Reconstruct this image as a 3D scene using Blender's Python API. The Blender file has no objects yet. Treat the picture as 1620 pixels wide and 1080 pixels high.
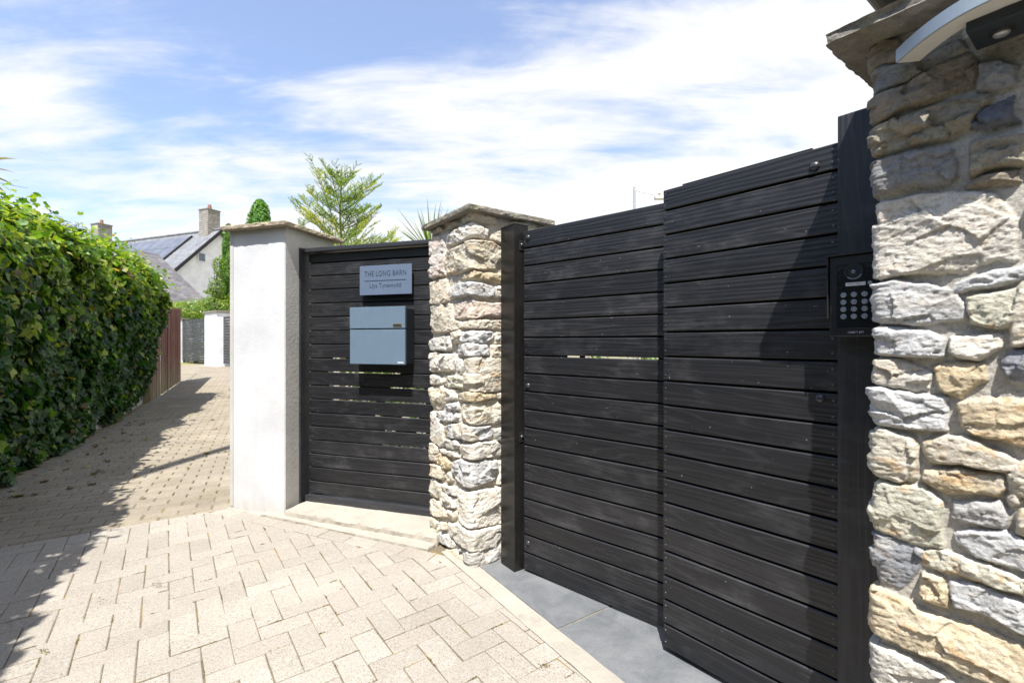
import bpy, bmesh, math, random
import numpy as np
from mathutils import Vector, Matrix
R = math.radians
scene = bpy.context.scene
COL = scene.collection

# ------------------------------------------------------------------ camera, sky, sun, exposure
F, CX, CY, CAMH = 730.0, 810.0, 540.0, 1.2
cam_d = bpy.data.cameras.new("camera")
cam = bpy.data.objects.new("camera", cam_d); COL.objects.link(cam)
cam_d.sensor_width = 36.0; cam_d.lens = F / 1620.0 * 36.0
cam.location = (0, 0, CAMH); cam.rotation_euler = (R(90), 0, 0)
cam_d.clip_start = 0.02; cam_d.clip_end = 2000
cam_d.dof.use_dof = True; cam_d.dof.focus_distance = 1.5; cam_d.dof.aperture_fstop = 5.0
scene.camera = cam

SUN_EL = R(61.0)
sdx, sdy = 0.15, 1.0                      # the way the light travels over the ground
sl = math.hypot(sdx, sdy); sdx /= sl; sdy /= sl
sun_vec = Vector((sdx * math.cos(SUN_EL), sdy * math.cos(SUN_EL), -math.sin(SUN_EL)))
sd = bpy.data.lights.new("sun", 'SUN'); sd.energy = 4.6; sd.angle = R(0.53); sd.color = (1.0, 0.955, 0.89)
sun = bpy.data.objects.new("sun", sd); COL.objects.link(sun)
sun.rotation_euler = sun_vec.to_track_quat('-Z', 'Y').to_euler(); sun.location = (-3, -8, 12)

world = bpy.data.worlds.new("World"); scene.world = world; world.use_nodes = True
wn = world.node_tree; wn.nodes.clear()
def N(nt, t, **kw):
    n = nt.nodes.new(t)
    for k, v in kw.items():
        if k in n.inputs.keys() if isinstance(k, str) else False: n.inputs[k].default_value = v
        else: setattr(n, k, v)
    return n
def Mth(nt, op, a, b=None, c=None, clamp=False):
    n = nt.nodes.new('ShaderNodeMath'); n.operation = op; n.use_clamp = clamp
    for i, v in enumerate((a, b, c)):
        if v is None: continue
        if isinstance(v, (int, float)): n.inputs[i].default_value = v
        else: nt.links.new(v, n.inputs[i])
    return n.outputs[0]
def world_build():
    nt = wn; L = nt.links.new
    sky = nt.nodes.new('ShaderNodeTexSky'); sky.sky_type = 'NISHITA'; sky.sun_disc = False
    sky.sun_elevation = SUN_EL; sky.sun_rotation = math.atan2(-sdx, -sdy)
    sky.air_density = 1.0; sky.dust_density = 1.2; sky.ozone_density = 1.6; sky.altitude = 50
    tc = nt.nodes.new('ShaderNodeTexCoord')
    sp = nt.nodes.new('ShaderNodeSeparateXYZ'); L(tc.outputs['Generated'], sp.inputs[0])
    z = Mth(nt, 'MAXIMUM', sp.outputs[2], 0.0)
    den = Mth(nt, 'ADD', z, 0.16)
    u = Mth(nt, 'DIVIDE', sp.outputs[0], den); v = Mth(nt, 'DIVIDE', sp.outputs[1], den)
    cb = nt.nodes.new('ShaderNodeCombineXYZ'); L(u, cb.inputs[0]); L(v, cb.inputs[1])
    mp = nt.nodes.new('ShaderNodeMapping'); mp.inputs['Rotation'].default_value = (0, 0, R(-24)); mp.inputs['Scale'].default_value = (0.75, 1.5, 1)
    mp.inputs['Location'].default_value = (3.1, 1.4, 0)
    L(cb.outputs[0], mp.inputs[0])
    n1 = nt.nodes.new('ShaderNodeTexNoise'); n1.inputs['Scale'].default_value = 1.9; n1.inputs['Detail'].default_value = 10; n1.inputs['Roughness'].default_value = 0.56; n1.inputs['Distortion'].default_value = 0.35
    L(mp.outputs[0], n1.inputs[0])
    n2 = nt.nodes.new('ShaderNodeTexNoise'); n2.inputs['Scale'].default_value = 0.55; n2.inputs['Detail'].default_value = 3
    L(cb.outputs[0], n2.inputs[0])
    # more cloud to the right and low down, clear blue up on the left
    az = Mth(nt, 'DIVIDE', sp.outputs[0], Mth(nt, 'ADD', Mth(nt, 'ABSOLUTE', sp.outputs[1]), 0.3))
    bias = Mth(nt, 'MULTIPLY', az, 0.26)
    low = Mth(nt, 'MULTIPLY', Mth(nt, 'SUBTRACT', 0.40, z), 0.60)
    s = Mth(nt, 'ADD', Mth(nt, 'MULTIPLY', n1.outputs[0], 1.0), Mth(nt, 'MULTIPLY', n2.outputs[0], 0.55))
    mp3 = nt.nodes.new('ShaderNodeMapping'); mp3.inputs['Rotation'].default_value = (0, 0, R(-38)); mp3.inputs['Scale'].default_value = (1.1, 4.2, 1); L(cb.outputs[0], mp3.inputs[0])
    n3 = nt.nodes.new('ShaderNodeTexNoise'); n3.inputs['Scale'].default_value = 1.6; n3.inputs['Detail'].default_value = 8; n3.inputs['Roughness'].default_value = 0.62; n3.inputs['Distortion'].default_value = 0.6; L(mp3.outputs[0], n3.inputs[0])
    s = Mth(nt, 'ADD', s, Mth(nt, 'MULTIPLY', Mth(nt, 'SUBTRACT', n3.outputs[0], 0.47), 0.55))
    s = Mth(nt, 'ADD', s, bias); s = Mth(nt, 'ADD', s, low)
    mr = nt.nodes.new('ShaderNodeMapRange'); mr.interpolation_type = 'SMOOTHSTEP'
    mr.inputs['From Min'].default_value = 0.53; mr.inputs['From Max'].default_value = 0.93; mr.inputs['To Min'].default_value = 0.15; mr.inputs['To Max'].default_value = 1.0
    L(s, mr.inputs[0])
    mx = nt.nodes.new('ShaderNodeMix'); mx.data_type = 'RGBA'
    L(mr.outputs[0], mx.inputs['Factor'])
    gain = nt.nodes.new('ShaderNodeMix'); gain.data_type = 'RGBA'; gain.blend_type = 'MULTIPLY'; gain.inputs['Factor'].default_value = 1
    L(sky.outputs[0], gain.inputs['A']); gain.inputs['B'].default_value = (0.94, 1.0, 1.12, 1)
    L(gain.outputs['Result'], mx.inputs['A']); mx.inputs['B'].default_value = (4.1, 4.12, 4.2, 1)
    bg = nt.nodes.new('ShaderNodeBackground'); bg.inputs['Strength'].default_value = 0.125
    L(mx.outputs['Result'], bg.inputs[0])
    out = nt.nodes.new('ShaderNodeOutputWorld'); L(bg.outputs[0], out.inputs[0])
world_build()
scene.view_settings.view_transform = 'Standard'; scene.view_settings.look = 'None'
scene.view_settings.exposure = 1.06; scene.view_settings.gamma = 1.0

# ------------------------------------------------------------------ helpers
rng = np.random.default_rng(7); random.seed(7)
def tag(o, label=None, cat=None, group=None, kind=None):
    if label: o['label'] = label
    if cat: o['category'] = cat
    if group: o['group'] = group
    if kind: o['kind'] = kind
    return o
def empty(name, loc=(0, 0, 0), rz=0.0):
    o = bpy.data.objects.new(name, None); COL.objects.link(o)
    o.location = loc; o.rotation_euler = (0, 0, rz); o.empty_display_size = 0.1
    return o
def mesh_obj(name, V, Fc, mat, parent=None, smooth=False, colors=None):
    me = bpy.data.meshes.new(name)
    V = np.asarray(V, dtype=np.float32)
    me.from_pydata(V.tolist() if len(V) < 1000 else V, [], Fc if not isinstance(Fc, np.ndarray) else Fc.tolist())
    if colors is not None:
        at = me.color_attributes.new("Col", 'FLOAT_COLOR', 'POINT')
        c = np.ones((len(V), 4), dtype=np.float32); c[:, :3] = colors
        at.data.foreach_set('color', c.ravel())
    if smooth: me.polygons.foreach_set('use_smooth', [True] * len(me.polygons))
    me.update()
    o = bpy.data.objects.new(name, me); COL.objects.link(o)
    if mat: me.materials.append(mat)
    if parent: o.parent = parent
    return o
class MB:
    def __init__(s): s.v = []; s.f = []
    def add(s, V, Fc):
        b = len(s.v); s.v += [tuple(p) for p in V]; s.f += [tuple(i + b for i in f) for f in Fc]
    def box(s, x0, x1, y0, y1, z0, z1, ch=0.0):
        if ch <= 0:
            V = [(x, y, z) for z in (z0, z1) for y in (y0, y1) for x in (x0, x1)]
            s.add(V, [(0, 2, 3, 1), (4, 5, 7, 6), (0, 1, 5, 4), (2, 6, 7, 3), (0, 4, 6, 2), (1, 3, 7, 5)])
        else:
            bm = bmesh.new(); bmesh.ops.create_cube(bm, size=1)
            for v in bm.verts:
                v.co = ((x0 + x1) / 2 + v.co.x * (x1 - x0), (y0 + y1) / 2 + v.co.y * (y1 - y0), (z0 + z1) / 2 + v.co.z * (z1 - z0))
            bmesh.ops.bevel(bm, geom=bm.edges[:], offset=ch, segments=1 if ch < .002 else 2, affect='EDGES', profile=.6)
            s.bm(bm); bm.free()
    def bm(s, bm, M=None):
        bm.verts.index_update()
        s.add([(M @ v.co if M else v.co)[:] for v in bm.verts], [[v.index for v in f.verts] for f in bm.faces])
    def prism(s, poly, z0, z1):          # poly counter-clockwise in xy
        n = len(poly); V = [(x, y, z0) for x, y in poly] + [(x, y, z1) for x, y in poly]
        s.add(V, [tuple(range(n - 1, -1, -1)), tuple(range(n, 2 * n))] + [(i, (i + 1) % n, n + (i + 1) % n, n + i) for i in range(n)])
    def tube(s, pts, rad, n=8, caps=True):
        pts = [Vector(p) for p in pts]; rad = rad if hasattr(rad, '__len__') else [rad] * len(pts)
        b = len(s.v); up = None
        for i, p in enumerate(pts):
            d = (pts[min(i + 1, len(pts) - 1)] - pts[max(i - 1, 0)]).normalized()
            ref = Vector((0, 0, 1)) if abs(d.z) < .9 else Vector((1, 0, 0))
            a = d.cross(ref).normalized(); c = d.cross(a)
            for k in range(n):
                t = 2 * math.pi * k / n
                s.v.append(tuple(p + (a * math.cos(t) + c * math.sin(t)) * rad[i]))
        for i in range(len(pts) - 1):
            for k in range(n):
                s.f.append((b + i * n + k, b + i * n + (k + 1) % n, b + (i + 1) * n + (k + 1) % n, b + (i + 1) * n + k))
        if caps:
            s.f.append(tuple(b + k for k in range(n - 1, -1, -1))); s.f.append(tuple(b + (len(pts) - 1) * n + k for k in range(n)))
    def build(s, name, mat, parent=None, smooth=False):
        return mesh_obj(name, s.v, s.f, mat, parent, smooth)
def dome(r, h, rings=6, n=20):           # dome rising along +z
    V = [(0, 0, h)]; Fc = []
    for i in range(1, rings + 1):
        t = i / rings * math.pi / 2
        for k in range(n):
            a = 2 * math.pi * k / n; V.append((r * math.sin(t) * math.cos(a), r * math.sin(t) * math.sin(a), h * math.cos(t)))
    for k in range(n): Fc.append((0, 1 + k, 1 + (k + 1) % n))
    for i in range(rings - 1):
        for k in range(n): Fc.append((1 + i * n + k, 1 + (i + 1) * n + k, 1 + (i + 1) * n + (k + 1) % n, 1 + i * n + (k + 1) % n))
    return V, Fc
def ray_plane(px, py, P, n):
    d = Vector(((px - CX) / F, 1.0, -(py - CY) / F)); o = Vector((0, 0, CAMH)); P = Vector(P); n = Vector(n)
    return o + d * ((P - o).dot(n) / d.dot(n))
def at(px, py, Y): return Vector(((px - CX) / F * Y, Y, CAMH - (py - CY) / F * Y))

# vectorised value noise
def _h(ix, iy, iz, seed):
    n = (ix.astype(np.int64) * 374761393 + iy.astype(np.int64) * 668265263 + iz.astype(np.int64) * 2147483647 + seed * 974634777) & 0xffffffff
    n = ((n ^ (n >> 13)) * 1274126177) & 0xffffffff
    n = ((n ^ (n >> 16)) * 2246822519) & 0xffffffff
    return ((n ^ (n >> 15)) & 0xffffff) / float(0xffffff)
def vnoise(x, y, z=None, seed=0):
    z = np.zeros_like(x) if z is None else z
    ix, iy, iz = np.floor(x), np.floor(y), np.floor(z); fx, fy, fz = x - ix, y - iy, z - iz
    fx, fy, fz = [t * t * (3 - 2 * t) for t in (fx, fy, fz)]
    r = 0
    for dx in (0, 1):
        for dy in (0, 1):
            for dz in (0, 1):
                w = (fx if dx else 1 - fx) * (fy if dy else 1 - fy) * (fz if dz else 1 - fz)
                r = r + w * _h(ix + dx, iy + dy, iz + dz, seed)
    return r * 2 - 1
def fbm(x, y, z=None, seed=0, o=4, rough=.5):
    a, r, s = 1.0, 0, 0
    for i in range(o):
        r = r + a * vnoise(x * 2 ** i + 17.3 * i, y * 2 ** i - 9.1 * i, None if z is None else z * 2 ** i, seed + i); s += a; a *= rough
    return r / s
def sstep(t): t = np.clip(t, 0, 1); return t * t * (3 - 2 * t)
def zl(Y):                                # the lane rises gently into the distance
    t = min(max((Y - 6.0) / 11.0, 0), 1); return .3 * t * t * (3 - 2 * t)

# ------------------------------------------------------------------ materials
def mat(name): 
    m = bpy.data.materials.new(name); m.use_nodes = True; nt = m.node_tree
    return m, nt, nt.nodes['Principled BSDF']
def ramp(nt, fac, stops):
    r = nt.nodes.new('ShaderNodeValToRGB'); cr = r.color_ramp
    while len(cr.elements) < len(stops): cr.elements.new(.5)
    for e, (p, c) in zip(cr.elements, stops): e.position = p; e.color = (*c, 1) if len(c) == 3 else c
    nt.links.new(fac, r.inputs[0]); return r.outputs[0]
def noise(nt, vec, scale, detail=4, rough=.55, dist=0):
    n = nt.nodes.new('ShaderNodeTexNoise'); n.inputs['Scale'].default_value = scale; n.inputs['Detail'].default_value = detail
    n.inputs['Roughness'].default_value = rough; n.inputs['Distortion'].default_value = dist
    if vec is not None: nt.links.new(vec, n.inputs['Vector'])
    return n.outputs[0]
def coords(nt, kind='Object', scale=(1, 1, 1), rnd=False):
    tc = nt.nodes.new('ShaderNodeTexCoord'); mp = nt.nodes.new('ShaderNodeMapping'); mp.inputs['Scale'].default_value = scale
    nt.links.new(tc.outputs[kind], mp.inputs[0])
    if rnd:
        g = nt.nodes.new('ShaderNodeNewGeometry'); c = nt.nodes.new('ShaderNodeCombineXYZ')
        v = Mth(nt, 'MULTIPLY', g.outputs['Random Per Island'], 37.0)
        for i in range(3): nt.links.new(v, c.inputs[i])
        nt.links.new(c.outputs[0], mp.inputs['Location'])
    return mp.outputs[0]
def bump(nt, bs, h, strength, dist, prev=None):
    b = nt.nodes.new('ShaderNodeBump'); b.inputs['Strength'].default_value = strength; b.inputs['Distance'].default_value = dist
    nt.links.new(h, b.inputs['Height'])
    if prev is not None: nt.links.new(prev, b.inputs['Normal'])
    nt.links.new(b.outputs[0], bs.inputs['Normal']); return b.outputs[0]
def mixc(nt, fac, a, b, mode='MIX'):
    m = nt.nodes.new('ShaderNodeMix'); m.data_type = 'RGBA'; m.blend_type = mode
    for k, v in (('Factor', fac), ('A', a), ('B', b)):
        if isinstance(v, (int, float)): m.inputs[k].default_value = v
        elif isinstance(v, tuple): m.inputs[k].default_value = (*v, 1)
        else: nt.links.new(v, m.inputs[k])
    return m.outputs['Result']
def island(nt):
    g = nt.nodes.new('ShaderNodeNewGeometry'); return g.outputs['Random Per Island']

def m_charred(name, base=(.0050, .0056, .0075), hi=(.0145, .0150, .018), rgh=(.33, .56), axis='x', spec=.5, rings=.17):
    m, nt, b = mat(name)
    sc = {'x': (1.3, 30, 30), 'z': (30, 30, 1.3)}[axis]
    v = coords(nt, 'Object', sc, True)
    n1 = noise(nt, v, 2.2, 7, .65, .6)
    vf = coords(nt, 'Object', tuple(s * (1.0 if s < 2 else 3.4) for s in sc), True)
    n2 = noise(nt, vf, 2.4, 5, .7, .3)
    w = nt.nodes.new('ShaderNodeTexWave'); w.bands_direction = 'Z' if axis == 'x' else 'X'
    w.inputs['Scale'].default_value = .9; w.inputs['Distortion'].default_value = 9; w.inputs['Detail'].default_value = 3; w.inputs['Detail Scale'].default_value = .7
    nt.links.new(coords(nt, 'Object', (2.2, 22, 22) if axis == 'x' else (22, 22, 2.2), True), w.inputs[0])
    big = noise(nt, coords(nt, 'Object', (5, 5, 5), True), 1.0, 4, .6)
    dust = ramp(nt, big, [(.48, (0, 0, 0)), (.78, (1, 1, 1))])
    isl = island(nt)
    c = ramp(nt, n1, [(.3, base), (.75, hi)])
    # growth rings: long bands bent by a slow noise
    rg = noise(nt, coords(nt, 'Object', (.55, 5, 9) if axis == 'x' else (9, 5, .55), True), 1.0, 2, .35)
    rl = Mth(nt, 'FRACT', Mth(nt, 'MULTIPLY', rg, 19.0)); rl = Mth(nt, 'ABSOLUTE', Mth(nt, 'SUBTRACT', rl, .5))
    rl = ramp(nt, rl, [(.36, (0, 0, 0)), (.47, (1, 1, 1))])
    c = mixc(nt, Mth(nt, 'MULTIPLY', rl, rings), c, (.062, .064, .070))
    sp_ = noise(nt, coords(nt, 'Object', (1, 1, 1), True), 95, 2, .5); c = mixc(nt, ramp(nt, sp_, [(.755, (0, 0, 0)), (.775, (1, 1, 1))]), c, (.20, .20, .20))
    scf = noise(nt, coords(nt, 'Object', (4, 14, 14), True), 1.7, 7, .75); dust = Mth(nt, 'MULTIPLY', dust, ramp(nt, scf, [(.42, (0, 0, 0)), (.62, (1, 1, 1))]))
    c = mixc(nt, Mth(nt, 'MULTIPLY', dust, .55), c, (.085, .087, .092))
    tone = ramp(nt, isl, [(0, (.75, .75, .77)), (.5, (1, 1, 1)), (1, (1.35, 1.31, 1.25))])
    c = mixc(nt, 1.0, c, tone, 'MULTIPLY')
    nt.links.new(c, b.inputs['Base Color'])
    r = nt.nodes.new('ShaderNodeMapRange'); r.inputs['To Min'].default_value = rgh[0]; r.inputs['To Max'].default_value = rgh[1]
    nt.links.new(n2, r.inputs[0]); nt.links.new(r.outputs[0], b.inputs['Roughness'])
    b.inputs['Specular IOR Level'].default_value = spec
    p = bump(nt, b, n1, .18, .0018)
    p = bump(nt, b, w.outputs[1], .25, .002, p)
    bump(nt, b, n2, .35, .0012, p)
    return m
M_board = m_charred('charred_board')
M_board_dark = m_charred('charred_board_plain', base=(.008, .009, .012), hi=(.02, .021, .025))
M_frame = m_charred('charred_frame', base=(.013, .014, .018), hi=(.03, .032, .038), rgh=(.38, .55))
M_post = m_charred('charred_post', base=(.007, .008, .011), hi=(.02, .022, .028), axis='z')
def m_simple(name, col, rough=.5, metal=0, spec=.5, nscale=40, namp=.15, bmp=0.0, bdist=.001):
    m, nt, b = mat(name); v = coords(nt)
    n = noise(nt, v, nscale, 5, .6)
    lo = tuple(c * (1 - namp) for c in col); hi = tuple(min(1, c * (1 + namp)) for c in col)
    nt.links.new(ramp(nt, n, [(.3, lo), (.7, hi)]), b.inputs['Base Color'])
    rr = nt.nodes.new('ShaderNodeMapRange'); rr.inputs['To Min'].default_value = max(.03, rough - .08); rr.inputs['To Max'].default_value = rough + .08
    nt.links.new(noise(nt, v, nscale * .35, 4), rr.inputs[0]); nt.links.new(rr.outputs[0], b.inputs['Roughness'])
    b.inputs['Metallic'].default_value = metal; b.inputs['Specular IOR Level'].default_value = spec
    if bmp: bump(nt, b, n, bmp, bdist)
    return m
M_black_metal = m_simple('black_painted_metal', (.018, .019, .022), .35, 0, .5, 30, .3)
M_steel_post = m_simple('dark_steel', (.03, .029, .028), .24, .55, .5, 6, .3)
M_screw = m_simple('screw_steel', (.10, .105, .115), .35, .7, .5, 200, .2)
M_dome = m_simple('bolt_black', (.035, .036, .04), .28, 0, .5, 50, .2)
M_box = m_simple('grey_powder_coat', (.11, .16, .215), .45, 0, .45, 12, .05)
M_sign = m_simple('sign_grey', (.10, .135, .20), .5, 0, .4, 12, .05)
M_letter = m_simple('letter_grey', (.022, .033, .055), .5, 0, .4, 30, .1)
M_box_side = m_simple('dark_box_side', (.022, .028, .036), .4, 0, .5, 12, .1)
M_gold = m_simple('brass', (.45, .33, .16), .35, .8, .5, 90, .1)
M_white_label = m_simple('white_label', (.62, .62, .64), .5, 0, .4, 60, .05)
M_panel = m_simple('intercom_black', (.017, .018, .022), .32, 0, .5, 90, .2)
M_panel_in = m_simple('intercom_inner', (.009, .01, .013), .25, 0, .5, 90, .2)
M_button = m_simple('button_steel', (.36, .40, .46), .3, .35, .5, 90, .1)
M_button_in = m_simple('button_centre', (.20, .235, .29), .35, .2, .5, 90, .2)
M_white_ink = m_simple('pale_ink', (.42, .42, .45), .5)
M_black = m_simple('matt_black', (.008, .008, .01), .6)
def m_render(name, col, grain, amp=.35, stain=.5, splash=False):
    m, nt, b = mat(name); v = coords(nt)
    n = noise(nt, v, grain, 6, .7); big = noise(nt, v, 2.2, 5, .6)
    c = ramp(nt, big, [(.35, tuple(x * .84 for x in col)), (.6, col)])
    vs = coords(nt, 'Object', (9, 9, .8)); st = noise(nt, vs, 1.2, 5, .6)
    c = mixc(nt, Mth(nt, 'MULTIPLY', ramp(nt, st, [(.52, (0, 0, 0)), (.8, (1, 1, 1))]), stain), c, tuple(x * .6 for x in col))
    tg = nt.nodes.new('ShaderNodeTexCoord'); sz = nt.nodes.new('ShaderNodeSeparateXYZ'); nt.links.new(tg.outputs['Object'], sz.inputs[0])
    foot = Mth(nt, 'SUBTRACT', Mth(nt, 'MULTIPLY', noise(nt, coords(nt, 'Object', (1, 1, .35)), 14, 6, .7), .26), sz.outputs[2], clamp=True)   # rain splash dirt at the foot
    if splash: c = mixc(nt, Mth(nt, 'MULTIPLY', foot, 4.0, clamp=True), c, (.36, .34, .29))
    sp = noise(nt, v, 170, 2, .5)
    c = mixc(nt, Mth(nt, 'MULTIPLY', ramp(nt, sp, [(.66, (0, 0, 0)), (.72, (1, 1, 1))]), .35), c, tuple(x * .4 for x in col))
    nt.links.new(c, b.inputs['Base Color']); b.inputs['Roughness'].default_value = .9; b.inputs['Specular IOR Level'].default_value = .2
    bump(nt, b, n, amp, .006); return m
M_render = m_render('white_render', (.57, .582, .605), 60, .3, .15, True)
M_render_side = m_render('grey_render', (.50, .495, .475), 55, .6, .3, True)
M_concrete = m_render('concrete', (.38, .352, .302), 35, 1.0, .7)
M_farwhite = m_render('house_render', (.84, .86, .90), 8, .1, .08)
def m_attr_stone(name, grain=1.0):
    m, nt, b = mat(name)
    a = nt.nodes.new('ShaderNodeVertexColor'); a.layer_name = 'Col'
    v = coords(nt)
    n = noise(nt, v, 95 * grain, 7, .68); f = noise(nt, v, 420 * grain, 3, .6); st = noise(nt, coords(nt, 'Object', (1, 1, 3.2)), 38 * grain, 6, .65, .8)
    c = mixc(nt, .85, a.outputs[0], ramp(nt, n, [(.3, (.62, .61, .60)), (.5, (1, 1, 1)), (.72, (1.2, 1.19, 1.15))]), 'MULTIPLY')
    c = mixc(nt, .7, c, ramp(nt, f, [(.33, (.62, .60, .58)), (.48, (1, 1, 1))]), 'MULTIPLY')
    c = mixc(nt, Mth(nt, 'MULTIPLY', ramp(nt, st, [(.60, (0, 0, 0)), (.72, (1, 1, 1))]), .30), c, (.13, .12, .10))
    nt.links.new(c, b.inputs['Base Color']); b.inputs['Roughness'].default_value = .85; b.inputs['Specular IOR Level'].default_value = .25
    p = bump(nt, b, st, .45, .006); p = bump(nt, b, n, .8, .005, p); bump(nt, b, f, .5, .0016, p)
    return m
M_stone = m_attr_stone('rubble_stone')
M_stone_far = m_attr_stone('rubble_stone_pale', .8)
def m_cap(name, col):
    m, nt, b = mat(name); v = coords(nt)
    n = noise(nt, v, 28, 8, .7); f = noise(nt, v, 190, 4, .6); l = noise(nt, coords(nt, 'Object', (1, 1, 1)), 7, 4)
    c = ramp(nt, n, [(.3, tuple(x * .55 for x in col)), (.55, col), (.75, tuple(x * 1.35 for x in col))])
    c = mixc(nt, Mth(nt, 'MULTIPLY', ramp(nt, l, [(.5, (0, 0, 0)), (.65, (1, 1, 1))]), .35), c, (.22, .21, .10))
    c = mixc(nt, .6, c, ramp(nt, f, [(.35, (.55, .55, .55)), (.5, (1, 1, 1))]), 'MULTIPLY')
    nt.links.new(c, b.inputs['Base Color']); b.inputs['Roughness'].default_value = .85
    p = bump(nt, b, n, .7, .012); bump(nt, b, f, .5, .003, p); return m
M_cap = m_cap('slate_cap', (.22, .205, .175))
M_cap_light = m_cap('sandstone_cap', (.36, .30, .22))
def m_paver(name, cols, speck=1.0, moss=.0):
    m, nt, b = mat(name); v = coords(nt)
    isl = island(nt)
    c = ramp(nt, isl, [(i / (len(cols) - 1), k) for i, k in enumerate(cols)])
    big = noise(nt, v, 1.6, 4); c = mixc(nt, .6, c, ramp(nt, big, [(.35, (.82, .80, .76)), (.65, (1.08, 1.07, 1.05))]), 'MULTIPLY')
    s1 = noise(nt, v, 190, 3, .7); c = mixc(nt, .95 * speck, c, ramp(nt, s1, [(.34, (.30, .275, .255)), (.44, (1, 1, 1)), (.58, (1, 1, 1)), (.70, (1.45, 1.43, 1.4))]), 'MULTIPLY')
    s2 = noise(nt, v, 60, 5, .65); c = mixc(nt, .6, c, ramp(nt, s2, [(.35, (.78, .76, .73)), (.6, (1.04, 1.04, 1.03))]), 'MULTIPLY')
    if moss:
        ms = noise(nt, v, 2.6, 6, .65); c = mixc(nt, Mth(nt, 'MULTIPLY', ramp(nt, ms, [(.50, (0, 0, 0)), (.72, (1, 1, 1))]), moss), c, (.14, .12, .045))
    st = noise(nt, v, 3.7, 7, .7, .5); c = mixc(nt, Mth(nt, 'MULTIPLY', ramp(nt, st, [(.60, (0, 0, 0)), (.78, (1, 1, 1))]), .4), c, (.20, .175, .13))
    nt.links.new(c, b.inputs['Base Color']); b.inputs['Roughness'].default_value = .88; b.inputs['Specular IOR Level'].default_value = .25
    p = bump(nt, b, s2, .5, .004); bump(nt, b, s1, .6, .0016, p); return m
M_paver = m_paver('block_paver', [(.335, .312, .278), (.312, .29, .26), (.35, .328, .295), (.325, .298, .267), (.37, .348, .315)])
M_lane = m_paver('lane_paver', [(.275, .245, .198), (.25, .222, .18), (.305, .27, .22), (.265, .24, .198)], .7, .35)
def m_joint(name, a=(.20, .15, .085), g=(.11, .12, .03), t=.52):
    m, nt, b = mat(name); v = coords(nt)
    n = noise(nt, v, 3.2, 7, .7); f = noise(nt, v, 160, 4, .7)
    c = ramp(nt, n, [(t, a), (t + .08, g)]); c = mixc(nt, .7, c, ramp(nt, f, [(.3, (.5, .5, .5)), (.6, (1.1, 1.1, 1.1))]), 'MULTIPLY')
    nt.links.new(c, b.inputs['Base Color']); b.inputs['Roughness'].default_value = 1
    bump(nt, b, f, 1, .006); return m
M_joint = m_joint('joint_sand', (.17, .14, .095), (.26, .18, .05), .52); M_joint_moss = m_joint('joint_moss', (.17, .14, .06), (.24, .23, .04), .45)
M_ground = m_joint('garden_ground', (.22, .20, .13), (.12, .14, .05), .60)
def m_slate():
    m, nt, b = mat('slate_tile'); v = coords(nt)
    n = noise(nt, v, 5, 7, .65, .4); f = noise(nt, v, 120, 5, .6)
    c = ramp(nt, n, [(.3, (.095, .103, .112)), (.5, (.14, .148, .157)), (.62, (.165, .172, .178)), (.8, (.25, .25, .245))])
    c = mixc(nt, .4, c, ramp(nt, f, [(.35, (.75, .75, .75)), (.6, (1.1, 1.1, 1.1))]), 'MULTIPLY')
    nt.links.new(c, b.inputs['Base Color']); b.inputs['Roughness'].default_value = .55
    p = bump(nt, b, n, .3, .006); bump(nt, b, f, .35, .001, p); return m
M_slate = m_slate()
def m_leaf(name, rough=.40, trans=.42, spec=.5):
    m, nt, b = mat(name)
    a = nt.nodes.new('ShaderNodeVertexColor'); a.layer_name = 'Col'
    v = coords(nt); n = noise(nt, v, 60, 3)
    c = mixc(nt, .7, a.outputs[0], ramp(nt, n, [(.3, (.7, .7, .7)), (.7, (1.2, 1.2, 1.1))]), 'MULTIPLY')
    nt.links.new(c, b.inputs['Base Color']); b.inputs['Roughness'].default_value = rough; b.inputs['Specular IOR Level'].default_value = spec
    t = nt.nodes.new('ShaderNodeBsdfTranslucent'); tc = mixc(nt, 1.0, c, (1.35, 1.5, .5), 'MULTIPLY'); nt.links.new(tc, t.inputs[0])
    mx = nt.nodes.new('ShaderNodeMixShader'); mx.inputs[0].default_value = trans
    nt.links.new(b.outputs[0], mx.inputs[1]); nt.links.new(t.outputs[0], mx.inputs[2])
    nt.links.new(mx.outputs[0], nt.nodes['Material Output'].inputs['Surface']); return m
M_leaf = m_leaf('ivy_leaf'); M_needle = m_leaf('conifer_needle', .5, .4, .3)
M_core = m_simple('hedge_inner', (.012, .02, .008), .9, 0, .1, 30, .4)
M_bark = m_simple('bark', (.11, .085, .06), .9, 0, .2, 25, .5, .8, .01)
def m_fence():
    m, nt, b = mat('red_brown_fence')
    v = coords(nt, 'Object', (12, 12, 1.2), True); n = noise(nt, v, 2.0, 6, .65)
    c = ramp(nt, n, [(.35, (.105, .035, .028)), (.55, (.15, .055, .042)), (.72, (.27, .17, .13))])
    tc = nt.nodes.new('ShaderNodeTexCoord'); sp = nt.nodes.new('ShaderNodeSeparateXYZ'); nt.links.new(tc.outputs['Object'], sp.inputs[0])
    w = Mth(nt, 'ADD', sp.outputs[2], Mth(nt, 'MULTIPLY', n, -1.1)); fade = Mth(nt, 'SUBTRACT', .28, w, clamp=True)   # weathered, stained foot of the boards
    c = mixc(nt, Mth(nt, 'MULTIPLY', fade, 1.3, clamp=True), c, (.24, .20, .12))
    nt.links.new(c, b.inputs['Base Color']); b.inputs['Roughness'].default_value = .8; bump(nt, b, n, .5, .01); return m
M_fence = m_fence()
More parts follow.
